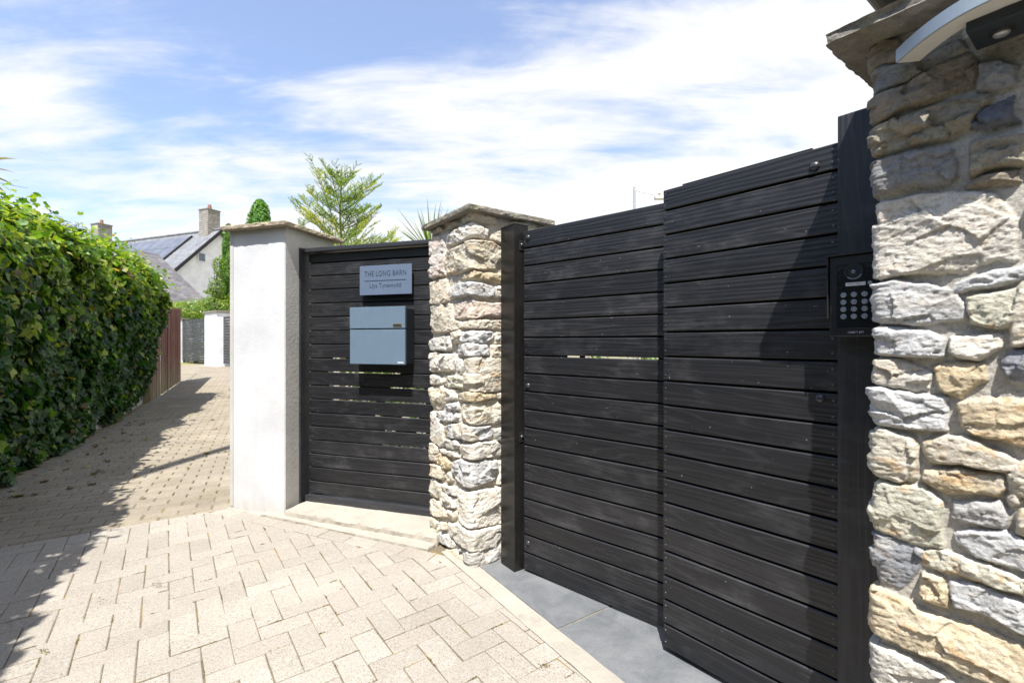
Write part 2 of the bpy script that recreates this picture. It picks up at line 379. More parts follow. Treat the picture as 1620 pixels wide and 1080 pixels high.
def m_roof(name, a, bb):
    m, nt, b = mat(name); v = coords(nt)
    br = nt.nodes.new('ShaderNodeTexBrick'); br.offset = .5
    br.inputs['Scale'].default_value = 1.0; br.inputs['Brick Width'].default_value = .30; br.inputs['Row Height'].default_value = .17; br.inputs['Mortar Size'].default_value = .008
    br.inputs['Color1'].default_value = (*a, 1); br.inputs['Color2'].default_value = (*bb, 1); br.inputs['Mortar'].default_value = (*[x * .4 for x in a], 1)
    nt.links.new(v, br.inputs[0]); n = noise(nt, v, 1.4, 5)
    c = mixc(nt, .8, br.outputs[0], ramp(nt, n, [(.3, (.7, .7, .7)), (.7, (1.3, 1.28, 1.25))]), 'MULTIPLY')
    nt.links.new(c, b.inputs['Base Color']); b.inputs['Roughness'].default_value = .6
    bump(nt, b, br.outputs['Fac'], -.6, .01); return m
M_roof = m_roof('slate_roof', (.15, .158, .172), (.20, .21, .225)); M_roof2 = m_roof('outbuilding_slate', (.085, .083, .092), (.17, .162, .16))
M_solar = m_simple('solar_glass', (.12, .13, .155), .35, 0, .6, 2, .25)
M_glass = m_simple('window_glass', (.10, .14, .20), .08, 0, .8, 3, .2)
def m_chimney():
    m, nt, b = mat('chimney_stone'); tc = nt.nodes.new('ShaderNodeTexCoord'); sp = nt.nodes.new('ShaderNodeSeparateXYZ'); nt.links.new(tc.outputs['Object'], sp.inputs[0])
    cb = nt.nodes.new('ShaderNodeCombineXYZ'); nt.links.new(Mth(nt, 'ADD', sp.outputs[0], sp.outputs[1]), cb.inputs[0]); nt.links.new(sp.outputs[2], cb.inputs[1])
    br = nt.nodes.new('ShaderNodeTexBrick'); br.inputs['Scale'].default_value = 1; br.inputs['Brick Width'].default_value = .34; br.inputs['Row Height'].default_value = .13; br.inputs['Mortar Size'].default_value = .018
    br.inputs['Color1'].default_value = (.25, .235, .215, 1); br.inputs['Color2'].default_value = (.31, .295, .27, 1); br.inputs['Mortar'].default_value = (.17, .16, .145, 1)
    nt.links.new(cb.outputs[0], br.inputs[0]); n = noise(nt, tc.outputs['Object'], 6, 5)
    nt.links.new(mixc(nt, .8, br.outputs[0], ramp(nt, n, [(.3, (.6, .6, .6)), (.7, (1.3, 1.3, 1.25))]), 'MULTIPLY'), b.inputs['Base Color']); b.inputs['Roughness'].default_value = .9
    return m
M_chim = m_chimney()
M_pot = m_simple('clay_pot', (.24, .12, .09), .8)
M_galv = m_simple('galvanised', (.42, .43, .45), .4, .6, .5, 30, .1)
M_lampwhite = m_simple('lamp_white', (.56, .55, .52), .4, 0, .4, 30, .05)
M_lampgrey = m_simple('lamp_grey_blue', (.30, .36, .42), .35, 0, .5, 30, .05)
M_fascia = m_simple('dark_fascia', (.05, .045, .06), .5)

# ------------------------------------------------------------------ plan directions
def unit(x, y): l = math.hypot(x, y); return np.array([x / l, y / l])
A = unit(-530, 730); B = np.array([A[1], -A[0]])          # pillar axes
PA = unit(-545, 730); PB = np.array([PA[1], -PA[0]])      # paver axes
U = unit(.955, -.297); Vv = np.array([-U[1], U[0]])       # white pillar and small gate
LD = unit(.751, -.66); RD = unit(.647, -.762)             # gate leaves

# ------------------------------------------------------------------ ground
def ground():
    xs = np.concatenate([np.linspace(-400, -30, 8), np.linspace(-26, 26, 53), np.linspace(30, 400, 8)])
    ys = np.concatenate([np.linspace(-60, -4, 5), np.linspace(-2, 30, 65), np.linspace(34, 900, 12)])
    V = [(x, y, zl(y) - .09) for y in ys for x in xs]; n = len(xs)
    Fc = [(j * n + i, j * n + i + 1, (j + 1) * n + i + 1, (j + 1) * n + i) for j in range(len(ys) - 1) for i in range(n - 1)]
    tag(mesh_obj('ground', V, Fc, M_ground, None, True), kind='structure')
ground()

def clip(poly, hp):                          # convex clip by half planes (n, c): keep n.p <= c
    for n, c in hp:
        out = []
        for i in range(len(poly)):
            p, q = poly[i], poly[(i + 1) % len(poly)]; dp, dq = n @ p - c, n @ q - c
            if dp <= 0: out.append(p)
            if (dp < 0 < dq) or (dq < 0 < dp): t = dp / (dp - dq); out.append(p + t * (q - p))
        poly = out
        if len(poly) < 3: return []
    return poly
def area(p): return .5 * sum(p[i][0] * p[(i + 1) % len(p)][1] - p[(i + 1) % len(p)][0] * p[i][1] for i in range(len(p)))
def add_block(mb, poly, zt, zfun=None, dep=.03, ch=.0035, gap=.0018, tl=.005):
    if len(poly) < 3: return
    if area(poly) < 0: poly = poly[::-1]
    # drop near-duplicate points
    q = [poly[0]]
    for p in poly[1:]:
        if np.linalg.norm(p - q[-1]) > 1e-3: q.append(p)
    if np.linalg.norm(q[0] - q[-1]) < 1e-3: q.pop()
    poly = q
    if len(poly) < 3 or area(poly) < .0006: return
    def inset(d):
        m = len(poly); r = []
        for i in range(m):
            p0, p1, p2 = poly[i - 1], poly[i], poly[(i + 1) % m]
            e1 = (p1 - p0) / np.linalg.norm(p1 - p0); e2 = (p2 - p1) / np.linalg.norm(p2 - p1)
            n1 = np.array([-e1[1], e1[0]]); n2 = np.array([-e2[1], e2[0]])
            k = 1 + n1 @ n2; r.append(p1 + (n1 + n2) / max(k, .35) * d)
        return r
    o = inset(gap); t = inset(gap + ch)
    tilt = rng.normal(0, tl, 2); c = sum(poly) / len(poly); dz = rng.normal(0, .0009)
    zf = lambda p, z: z + dz + tilt @ (p - c) + (zfun(p) if zfun else 0)
    m = len(poly)
    V = [(*p, zf(p, zt - dep)) for p in o] + [(*p, zf(p, zt - ch * .8)) for p in o] + [(*p, zf(p, zt)) for p in t]
    Fc = [(i, (i + 1) % m, m + (i + 1) % m, m + i) for i in range(m)] + [(m + i, m + (i + 1) % m, 2 * m + (i + 1) % m, 2 * m + i) for i in range(m)] + [tuple(range(2 * m, 3 * m))]
    mb.add(V, Fc)
def hp_from(p, q, keep):                     # half plane through p,q keeping the side of `keep`
    p, q, k = map(np.array, (p, q, keep)); d = (q - p) / np.linalg.norm(q - p); n = np.array([-d[1], d[0]]); c = n @ p
    return (n, c) if n @ k <= c else (-n, -c)
INSIDE = (-1.0, 1.5)
SEAM_P = np.array([-2.03, 3.33]); SEAM_D = unit(-.93, -.62)
seam = hp_from(SEAM_P, SEAM_P + SEAM_D, INSIDE)
K0, K1 = np.array([-2.06, 3.325]), np.array([-.48, 2.64])      # front of the low kerb
kd = (K1 - K0) / np.linalg.norm(K1 - K0); kn = np.array([kd[1], -kd[0]])   # kn points to the camera side
if kn[1] > 0: kn = -kn
BW = .10
kerb_line = hp_from(K0 + kn * BW, K1 + kn * BW, INSIDE)
E0, ED = np.array([-.16, 2.43]), unit(.563, -.826)              # slate side of the mortar strip
en = np.array([-ED[1], ED[0]]); en = -en if (en @ np.array([-1, -1])) < 0 else en
EO = E0 + en * .085
edge_line = hp_from(EO, EO + ED, INSIDE)
HD = unit(-.473, .881); H0 = np.array([-2.17, 0.0])             # hedge front line
left_line = hp_from(H0 + np.array([-.1, 0]), H0 + np.array([-.1, 0]) + HD, INSIDE)
EDGES = []
def driveway():
    mb = MB(); w = .0985
    near = (np.array([0, -1.0]), .6)
    hps = [seam, kerb_line, edge_line, left_line, near, (np.array([1.0, 0]), 3.0)]
    o = np.array([-1.03, 1.72])
    # 90-degree herringbone in unit cells: H bricks at (i, j) when (i - j) % 4 == 0, V bricks when == 3
    for i in range(-70, 71):
        for j in range(-70, 71):
            k = (i - j) % 4
            if k == 0: c = [(i, j), (i + 2, j), (i + 2, j + 1), (i, j + 1)]
            elif k == 2: c = [(i + 1, j), (i + 2, j), (i + 2, j + 2), (i + 1, j + 2)]
            else: continue
            P = [o + PB * (x * w) + PA * (y * w) for x, y in c]
            cc = sum(P) / 4
            if cc[0] < -5 or cc[0] > 3.2 or cc[1] < -.8 or cc[1] > 4.2: continue
            add_block(mb, clip([p + rng.normal(0, .0011, 2) for p in P], hps), 0.0)
            if all(n_ @ cc <= c_ for n_, c_ in hps): EDGES.append((P[0], P[1])); EDGES.append((P[1], P[2]))
    # border course along the kerb
    L = np.linalg.norm(K1 - K0); s = -.02
    while s < L + .3:
        P = [K0 + kd * s, K0 + kd * (s + .20), K0 + kd * (s + .20) + kn * BW, K0 + kd * s + kn * BW]
        add_block(mb, clip(P, [edge_line, seam]), 0.0); s += .20
    tag(mb.build('driveway_paving', M_paver), kind='structure')
    mb = MB(); mb.prism([(-6, -.9), (3.4, -.9), (3.4, 1.0), (.9, 3.6), (-2.2, 3.6), (-6, 3.4)], -.04, -.0042)
    tag(mb.build('driveway_joints', M_joint), kind='structure')
driveway()
def lane():
    mb = MB(); n = np.array([HD[1], -HD[0]])           # to the right of travel
    hps_near = [(-seam[0], -seam[1])]
    start = H0 - HD * 1.0; y = 0; row = 0
    while y < 22:
        x = (-.12 if y < 13.8 else -3.12) + (.10 if row % 2 else 0)
        wmax = 3.9 if y < 4.6 else 6.4
        while x < wmax:
            p = start + HD * y + n * x; j = rng.normal(0, .0012, 2)
            P = [p + j, p + n * .20 + j, p + n * .20 + HD * .10 + j, p + HD * .10 + j]
            c = sum(P) / 4
            q_ = c - np.array([-2.03, 3.33]); inside_pillar = (q_ @ U > 0 and -.3 < q_ @ Vv < .55)
            if not inside_pillar:
                add_block(mb, clip(P, hps_near), .0, lambda q: zl(q[1]), ch=.006, gap=.004)
            x += .20
        y += .10; row += 1
    tag(mb.build('lane_paving', M_lane), kind='structure')
    # bed below
    V = []; Fc = []
    ys = np.arange(0, 24.1, .4); xs = np.linspace(0, 1, 24); nx = len(xs)
    for t in ys:
        for k in xs:
            x0 = -.6 if t < 13.8 else -4.0; x = x0 + k * (7.5 - x0)
            p = start + HD * t + n * x; V.append((p[0], p[1], zl(p[1]) - .011))
    Fc = [(j * nx + i, j * nx + i + 1, (j + 1) * nx + i + 1, (j + 1) * nx + i) for j in range(len(ys) - 1) for i in range(nx - 1)]
    # keep the bed beyond the seam only
    V2 = []
    for v in V:
        V2.append(v)
    o = mesh_obj('lane_joints', V2, Fc, M_joint_moss); o.location.z = -.002; tag(o, kind='structure')
    # kerb stones against the hedge
    mb = MB(); s = .3
    while s < 15:
        p = H0 + HD * s; q = H0 + HD * (s + .9)
        z0, z1 = zl(p[1]), zl(q[1]); a = p + n * .10; b_ = p + n * .15; c = q + n * .15; d = q + n * .10
        g = .008; a = a + HD * g; b_ = b_ + HD * g
        V = [(*a, z0 - .03), (*b_, z0 - .03), (*c, z1 - .03), (*d, z1 - .03), (*a, z0 + .014), (*b_, z0 + .008), (*c, z1 + .008), (*d, z1 + .014)]
        mb.add(V, [(3, 2, 1, 0), (4, 5, 6, 7), (0, 1, 5, 4), (1, 2, 6, 5), (2, 3, 7, 6), (3, 0, 4, 7)]); s += .9
    tag(mb.build('kerb', M_cap), kind='structure')
lane()
def rough_slab(name, poly, z0, z1, matl, parent=None, seg=.02, amp=.006, seed=1, inner=.6, edge_amp=None, noise_scale=14, bevel=.008):
    """slab with a ragged rim: polygon resampled, rim rings displaced by noise"""
    edge_amp = amp if edge_amp is None else edge_amp
    P = [np.array(p) for p in poly]; pts = []; nr = []
    m = len(P)
    for i in range(m):
        p, q = P[i], P[(i + 1) % m]; L = np.linalg.norm(q - p); k = max(2, int(L / seg)); e = (q - p) / L; nn = np.array([e[1], -e[0]])
        for t in range(k): pts.append(p + (q - p) * t / k); nr.append(nn)
    pts = np.array(pts); nr = np.array(nr); n = len(pts)
    nr = nr + np.roll(nr, 1, 0); nr /= np.linalg.norm(nr, axis=1)[:, None]
    rings = [(0, -.6 * bevel, 0), (0.0, bevel * .2, .15), (0, bevel * .3, .5), (0, bevel * .2, .85), (0, -.6 * bevel, 1.0)]
    V = []; 
    for _, off, t in rings:
        z = z0 + (z1 - z0) * t
        d = fbm(pts[:, 0] * noise_scale, pts[:, 1] * noise_scale, np.full(n, z * 60 + t), seed, 4, .6) * edge_amp + off
        zz = z + fbm(pts[:, 0] * noise_scale, pts[:, 1] * noise_scale, None, seed + 9, 3) * amp * (.35 if t in (0, 1) else .2)
        q = pts + nr * d[:, None]
        V += [(x, y, k) for (x, y), k in zip(q, zz)]
    Fc = []
    for r in range(len(rings) - 1):
        for i in range(n): Fc.append((r * n + i, r * n + (i + 1) % n, (r + 1) * n + (i + 1) % n, (r + 1) * n + i))
    Fc.append(tuple(range(n - 1, -1, -1))); Fc.append(tuple((len(rings) - 1) * n + i for i in range(n)))
    if area([p for p in pts]) < 0: Fc = [f[::-1] for f in Fc]
    bm = bmesh.new(); vs = [bm.verts.new(v) for v in V]; [bm.faces.new([vs[i] for i in f]) for f in Fc]
    bmesh.ops.recalc_face_normals(bm, faces=bm.faces[:])
    me = bpy.data.meshes.new(name); bm.to_mesh(me); bm.free(); me.materials.append(matl)
    o = bpy.data.objects.new(name, me); COL.objects.link(o)
    if parent: o.parent = parent
    return o
# mortar strip, slate threshold
def edging():
    p = EO - ED * .30; q = E0 - ED * .30
    o = rough_slab('mortar_edging', [p + en * .004, q, q + ED * 2.6, p + ED * 2.6 + en * .004], -.03, .004, M_concrete, seg=.02, amp=.004, seed=5, bevel=.004)
    tag(o, kind='structure')
    mb = MB(); b = unit(.227, .148); s = -.25; 
    lens = [.87, .62, .62, .62]
    for L in lens:
        for r in range(3):
            P = [E0 - en * .003 + ED * (s + .002) + b * (r * .9 + .0), E0 - en * .003 + ED * (s + .002) + b * (r * .9 + .897), E0 - en * .003 + ED * (s + L - .003) + b * (r * .9 + .897), E0 - en * .003 + ED * (s + L - .003) + b * (r * .9)]
            add_block(mb, clip(P, [hp_from((-.212 + .02, 2.461 - .03), (-.212 + .02 + B[0], 2.461 - .03 + B[1]), (0, 1))]) if r == 0 else clip(P, []), .0055, ch=.0010, gap=.0010, tl=.0008)
        s += L
    tag(mb.build('slate_paving', M_slate), kind='structure')
    mb = MB(); mb.prism([tuple(E0 - ED * .1 - en * .0), tuple(E0 + ED * 2.4), tuple(E0 + ED * 2.4 + b * 2.6), tuple(E0 - ED * .1 + b * 2.6)], -.03, .0026)
    tag(mb.build('slate_bedding', M_cap), kind='structure')
edging()

# ------------------------------------------------------------------ rubble stone pillars
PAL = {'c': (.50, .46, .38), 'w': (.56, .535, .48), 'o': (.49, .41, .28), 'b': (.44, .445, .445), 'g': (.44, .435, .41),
       'p': (.50, .425, .375), 'l': (.45, .44, .36), 'd': (.24, .25, .27), 't': (.42, .365, .29), 'T': (.25, .215, .165), 'B': (.25, .252, .25), 'L': (.30, .275, .215), 'D': (.125, .135, .155)}  # capitals: browner stone, darkened so the colour carries the near pillar's top shade
def chips(x, y, seed):
    """broken-face relief: jittered cells, each its own small tilted plane"""
    w = vnoise(x * .9, y * .9, None, seed + 61) * .35; x = x + w; y = y + w
    ix, iy = np.floor(x), np.floor(y); bd = np.full(len(x), 9.0); out = np.zeros(len(x)); z0 = np.zeros(len(x))
    for dx in (-1, 0, 1):
        for dy in (-1, 0, 1):
            cx, cy = ix + dx, iy + dy; px = cx + _h(cx, cy, z0, seed); py = cy + _h(cx, cy, z0 + 1, seed)
            d = (x - px) ** 2 + (y - py) ** 2; m = d < bd; bd = np.where(m, d, bd)
            g1 = _h(cx, cy, z0 + 2, seed) - .5; g2 = _h(cx, cy, z0 + 3, seed) - .5; o = _h(cx, cy, z0 + 4, seed) - .5
            out = np.where(m, o + 1.5 * (g1 * (x - px) + g2 * (y - py)), out)
    return out
def rubble_pillar(name, P0, d1, L1, d2, L2, H, stones, fine, sfine, zfine, matl, parent, seed, relief=.02, lighten=1.0, mortar=(.40, .375, .33), grow=.0):
    """P0 = nearest corner. s>0 runs along d1, s<0 along d2. stones: (poly in (s,z), colour key)"""
    P0, d1, d2 = map(np.array, (P0, d1, d2)); rs = np.random.default_rng(seed)
    per = 2 * (L1 + L2)
    # perimeter from s=-(L2+L1) .. (L1+L2)
    s = [0.0]
    def stepf(x): return fine if sfine[0] <= x <= sfine[1] else .014
    x = 0.0
    while x < L1 + L2: x += stepf(x); s.append(min(x, L1 + L2))
    x = 0.0; neg = []
    while x > -(L1 + L2): x -= stepf(x); neg.append(max(x, -(L1 + L2)))
    s = np.array(neg[::-1] + s[:-1])
    zs = []; z = -.04
    while z < H: zs.append(z); z += fine if zfine[0] <= z <= zfine[1] else .014
    zs.append(H); zs = np.array(zs)
    rad = .018
    def basepos(s):
        s = np.asarray(s); p = np.zeros((len(s), 2)); nn = np.zeros((len(s), 2))
        corners = [(-(L1 + L2), P0 + d1 * L1 + d2 * L2), (-L2, P0 + d2 * L2), (0, P0), (L1, P0 + d1 * L1), (L1 + L2, P0 + d1 * L1 + d2 * L2)]
        outs = [d2 * 1.0, -d1, -d2, d1]
        for i in range(4):
            (a, pa), (b, pb) = corners[i], corners[i + 1]
            m = (s >= a) & (s <= b); t = (s[m] - a) / (b - a)
            p[m] = pa + (pb - pa) * t[:, None]; nn[m] = outs[i]
        # round the corners
        for i, (c, pc) in enumerate(corners):
            prev = outs[(i - 1) % 4]; nxt = outs[i % 4]
            d = s - c
            if i == 0: m = (d < rad) 
            elif i == 4: m = (d > -rad)
            else: m = np.abs(d) < rad
            dd = np.clip(d[m] / rad, -1, 1); t = (dd + 1) / 2
            if i == 0: t = (np.clip(d[m] / rad, 0, 1) + 1) / 2
            if i == 4: t = (np.clip(d[m] / rad, -1, 0) + 1) / 2
            ang = t * math.pi / 2; nv = prev[None] * np.cos(ang)[:, None] + nxt[None] * np.sin(ang)[:, None]
            cc = pc - (prev + nxt) * rad * .7; nn[m] = nv; p[m] = cc + nv * rad * .7
        return p, nn
    bp, nn = basepos(s)
    S, Z = np.meshgrid(s, zs); S = S.ravel(); Z = Z.ravel()
    # automatic stones where none are traced
    traced = [(np.array(p), c) for p, c in stones]
    boxes = [(p[:, 0].min(), p[:, 0].max(), p[:, 1].min(), p[:, 1].max()) for p, c in traced]
    auto = []; z = -.02
    keys = list('cwcogblcwt')
    while z < H - .02:
        h = rs.uniform(.05, .12); h = min(h, H - z) if H - z - h > .03 else H - z
        x = -(L1 + L2) + rs.uniform(0, .02)
        while x < L1 + L2 - .01:
            w = min(rs.uniform(.10, .26), L1 + L2 - x)
            j = lambda: rs.uniform(-.006, .006)
            g = .008
            poly = np.array([(x + g + j(), z + g + j()), (x + w / 2, z + g * .6 + j()), (x + w - g + j(), z + g + j()), (x + w - g * .6, z + h / 2), (x + w - g + j(), z + h - g + j()), (x + w / 2, z + h - g * .6 + j()), (x + g + j(), z + h - g + j()), (x + g * .6, z + h / 2)])
            if not any(a < x + w - .012 and b > x + .012 and c < z + h - .012 and d > z + .012 for a, b, c, d in boxes):
                auto.append((poly, keys[rs.integers(len(keys))]))
            x += w
        z += h
    allst = traced + auto
    wx = fbm(S * 26, Z * 26, None, seed + 3, 4, .55) * .0065; wz = fbm(S * 26 + 40, Z * 26, None, seed + 4, 4, .55) * .0065
    X = S + wx; Y = Z + wz
    best = np.full(len(S), -1e3); sid = np.full(len(S), -1)
    for k, (p, c) in enumerate(allst):
        a0, a1, b0, b1 = p[:, 0].min() - .01, p[:, 0].max() + .01, p[:, 1].min() - .01, p[:, 1].max() + .01
        m = np.nonzero((X > a0) & (X < a1) & (Y > b0) & (Y < b1))[0]
        if len(m) == 0: continue
        x = X[m]; y = Y[m]; dmin = np.full(len(m), 1e9); ins = np.zeros(len(m), bool)
        for i in range(len(p)):
            ax, ay = p[i]; bx, by = p[(i + 1) % len(p)]
            ex, ey = bx - ax, by - ay; l2 = ex * ex + ey * ey + 1e-12
            t = np.clip(((x - ax) * ex + (y - ay) * ey) / l2, 0, 1)
            d = np.hypot(x - ax - t * ex, y - ay - t * ey); dmin = np.minimum(dmin, d)
            cr = ((ay > y) != (by > y)); xx = (bx - ax) * (y - ay) / (by - ay + 1e-15) + ax; ins ^= cr & (x < xx)
        sd_ = np.where(ins, dmin, -dmin); up = sd_ > best[m]
        best[m[up]] = sd_[up]; sid[m[up]] = k
    best = best + grow; inside = best > 0
    d = np.clip(best, 0, None); r = .0065
    prof = 1 - (1 - np.clip(d / r, 0, 1)) ** 2.0
    h = fbm(S * 30, Z * 30, None, seed + 1, 5, .6) * .0045 - .003
    colr = np.tile(np.array(mortar), (len(S), 1)) * (1 + .10 * fbm(S * 40, Z * 40, None, seed + 2, 3))[:, None]
    for k, (p, c) in enumerate(allst):
        m = np.nonzero((sid == k) & inside)[0]
        if len(m) == 0: continue
        cx, cy = p.mean(0); sx, sy = np.ptp(p[:, 0]) / 2 + .01, np.ptp(p[:, 1]) / 2 + .01
        x = (S[m] - cx); y = (Z[m] - cy); base = relief * rs.uniform(.75, 1.25)
        pl = np.full(len(m), .006); wob = fbm(x * 30 + k, y * 45, None, seed + 300 + k, 3) * .006
        for q in range(9):
            an = rs.uniform(0, 2 * math.pi); off = rs.uniform(-.35, .6)
            g = (math.cos(an), math.sin(an)); ext = abs(g[0]) * sx + abs(g[1]) * sy; sl = min(rs.uniform(.006, .016) / (ext * (1 - off) + .004), .8)
            pl = np.minimum(pl, .006 - sl * (x * g[0] + y * g[1] - off * ext + wob))
        pl = np.clip(pl * 1.25, -.7 * base, .006); chr_ = rs.uniform(.45, 1.15); fx_ = rs.uniform(.7, 1.1) / max(sy, .02); camp = min(max(sy / .032, .55), 1.9)
        dirn = rs.uniform(-.25, .25); bx_ = x + y * dirn; by_ = y - x * dirn
        strat = fbm(bx_ * 16 + k, by_ * 70 + k * 3, None, seed + k, 5, .6)
        stepn = chips(bx_ * fx_ + k * 5, by_ * fx_ * 1.35 + k * 3, seed + k); chip2 = chips(bx_ * 75 + k, by_ * 120, seed + k + 7)
        rough = fbm(x * 38 + k * 7, y * 55, None, seed + 50 + k, 5, .62)
        rid = 1 - np.abs(fbm(bx_ * 22 + 3 * k, by_ * 48, None, seed + 90 + k, 4, .55)) * 2
        h[m] = prof[m] * (base + pl + stepn * .0085 * camp * chr_ + chip2 * .0022 + strat * .0022 + rough * .0042 * chr_)
        base_c = np.array(PAL[c]); c2 = np.array(PAL[rs.choice(list('cwoglt'))]) * (.55 if c in 'TBLD' else 1)  # second tone dimmed too for the shade-darkened keys
        mixn = sstep((fbm(x * 14 + k, y * 22, None, seed + 130 + k, 4) + .05) * 2.2) * rs.uniform(.15, .6)
        cc = base_c * (1 - mixn[:, None]) + c2 * mixn[:, None]
        iron = sstep((fbm(x * 30 + 2 * k, y * 60, None, seed + 170 + k, 4) - .28) * 5) * (.55 if c in 'oclt' else .2)
        cc = cc * (1 - iron[:, None]) + np.array((.40, .24, .10)) * iron[:, None]
        colr[m] = cc * rs.uniform(.88, 1.1) * (1 + .18 * rough)[:, None] * lighten
    ns, nz = len(s), len(zs)
    BP = np.tile(bp, (nz, 1)); NN = np.tile(nn, (nz, 1))
    q = BP + NN * h[:, None]
    V = np.column_stack([q, Z])
    idx = np.arange(ns * nz).reshape(nz, ns)
    a = idx[:-1, :]; b = np.roll(idx, -1, 1)[:-1, :]; c = np.roll(idx, -1, 1)[1:, :]; d_ = idx[1:, :]
    Fc = np.stack([a, b, c, d_], -1).reshape(-1, 4)
    # orientation: make normals point outward
    v0, v1, v3 = V[Fc[0][0]], V[Fc[0][1]], V[Fc[0][3]]
    nrm = np.cross(v1 - v0, v3 - v0)[:2]
    if nrm @ nn[0] < 0: Fc = Fc[:, ::-1]
    faces = Fc.tolist(); faces.append(idx[-1].tolist())
    o = mesh_obj(name, V, faces, matl, parent, True, np.clip(colr, .02, .85))
    o.data.polygons[len(faces) - 1].use_smooth = False
    return o
def face_map(P0, d1, d2):
    n1 = Vector((-d2[0], -d2[1], 0)); n2 = Vector((-d1[0], -d1[1], 0)); Pc = Vector((P0[0], P0[1], 0))
    cpx = CX + F * P0[0] / P0[1]
    def f(px, py):
        if px >= cpx: q = ray_plane(px, py, Pc, n1); return (float((q - Pc).dot(Vector((*d1, 0)))), q.z)
        q = ray_plane(px, py, Pc, n2); return (-float((q - Pc).dot(Vector((*d2, 0)))), q.z)
    return f, cpx

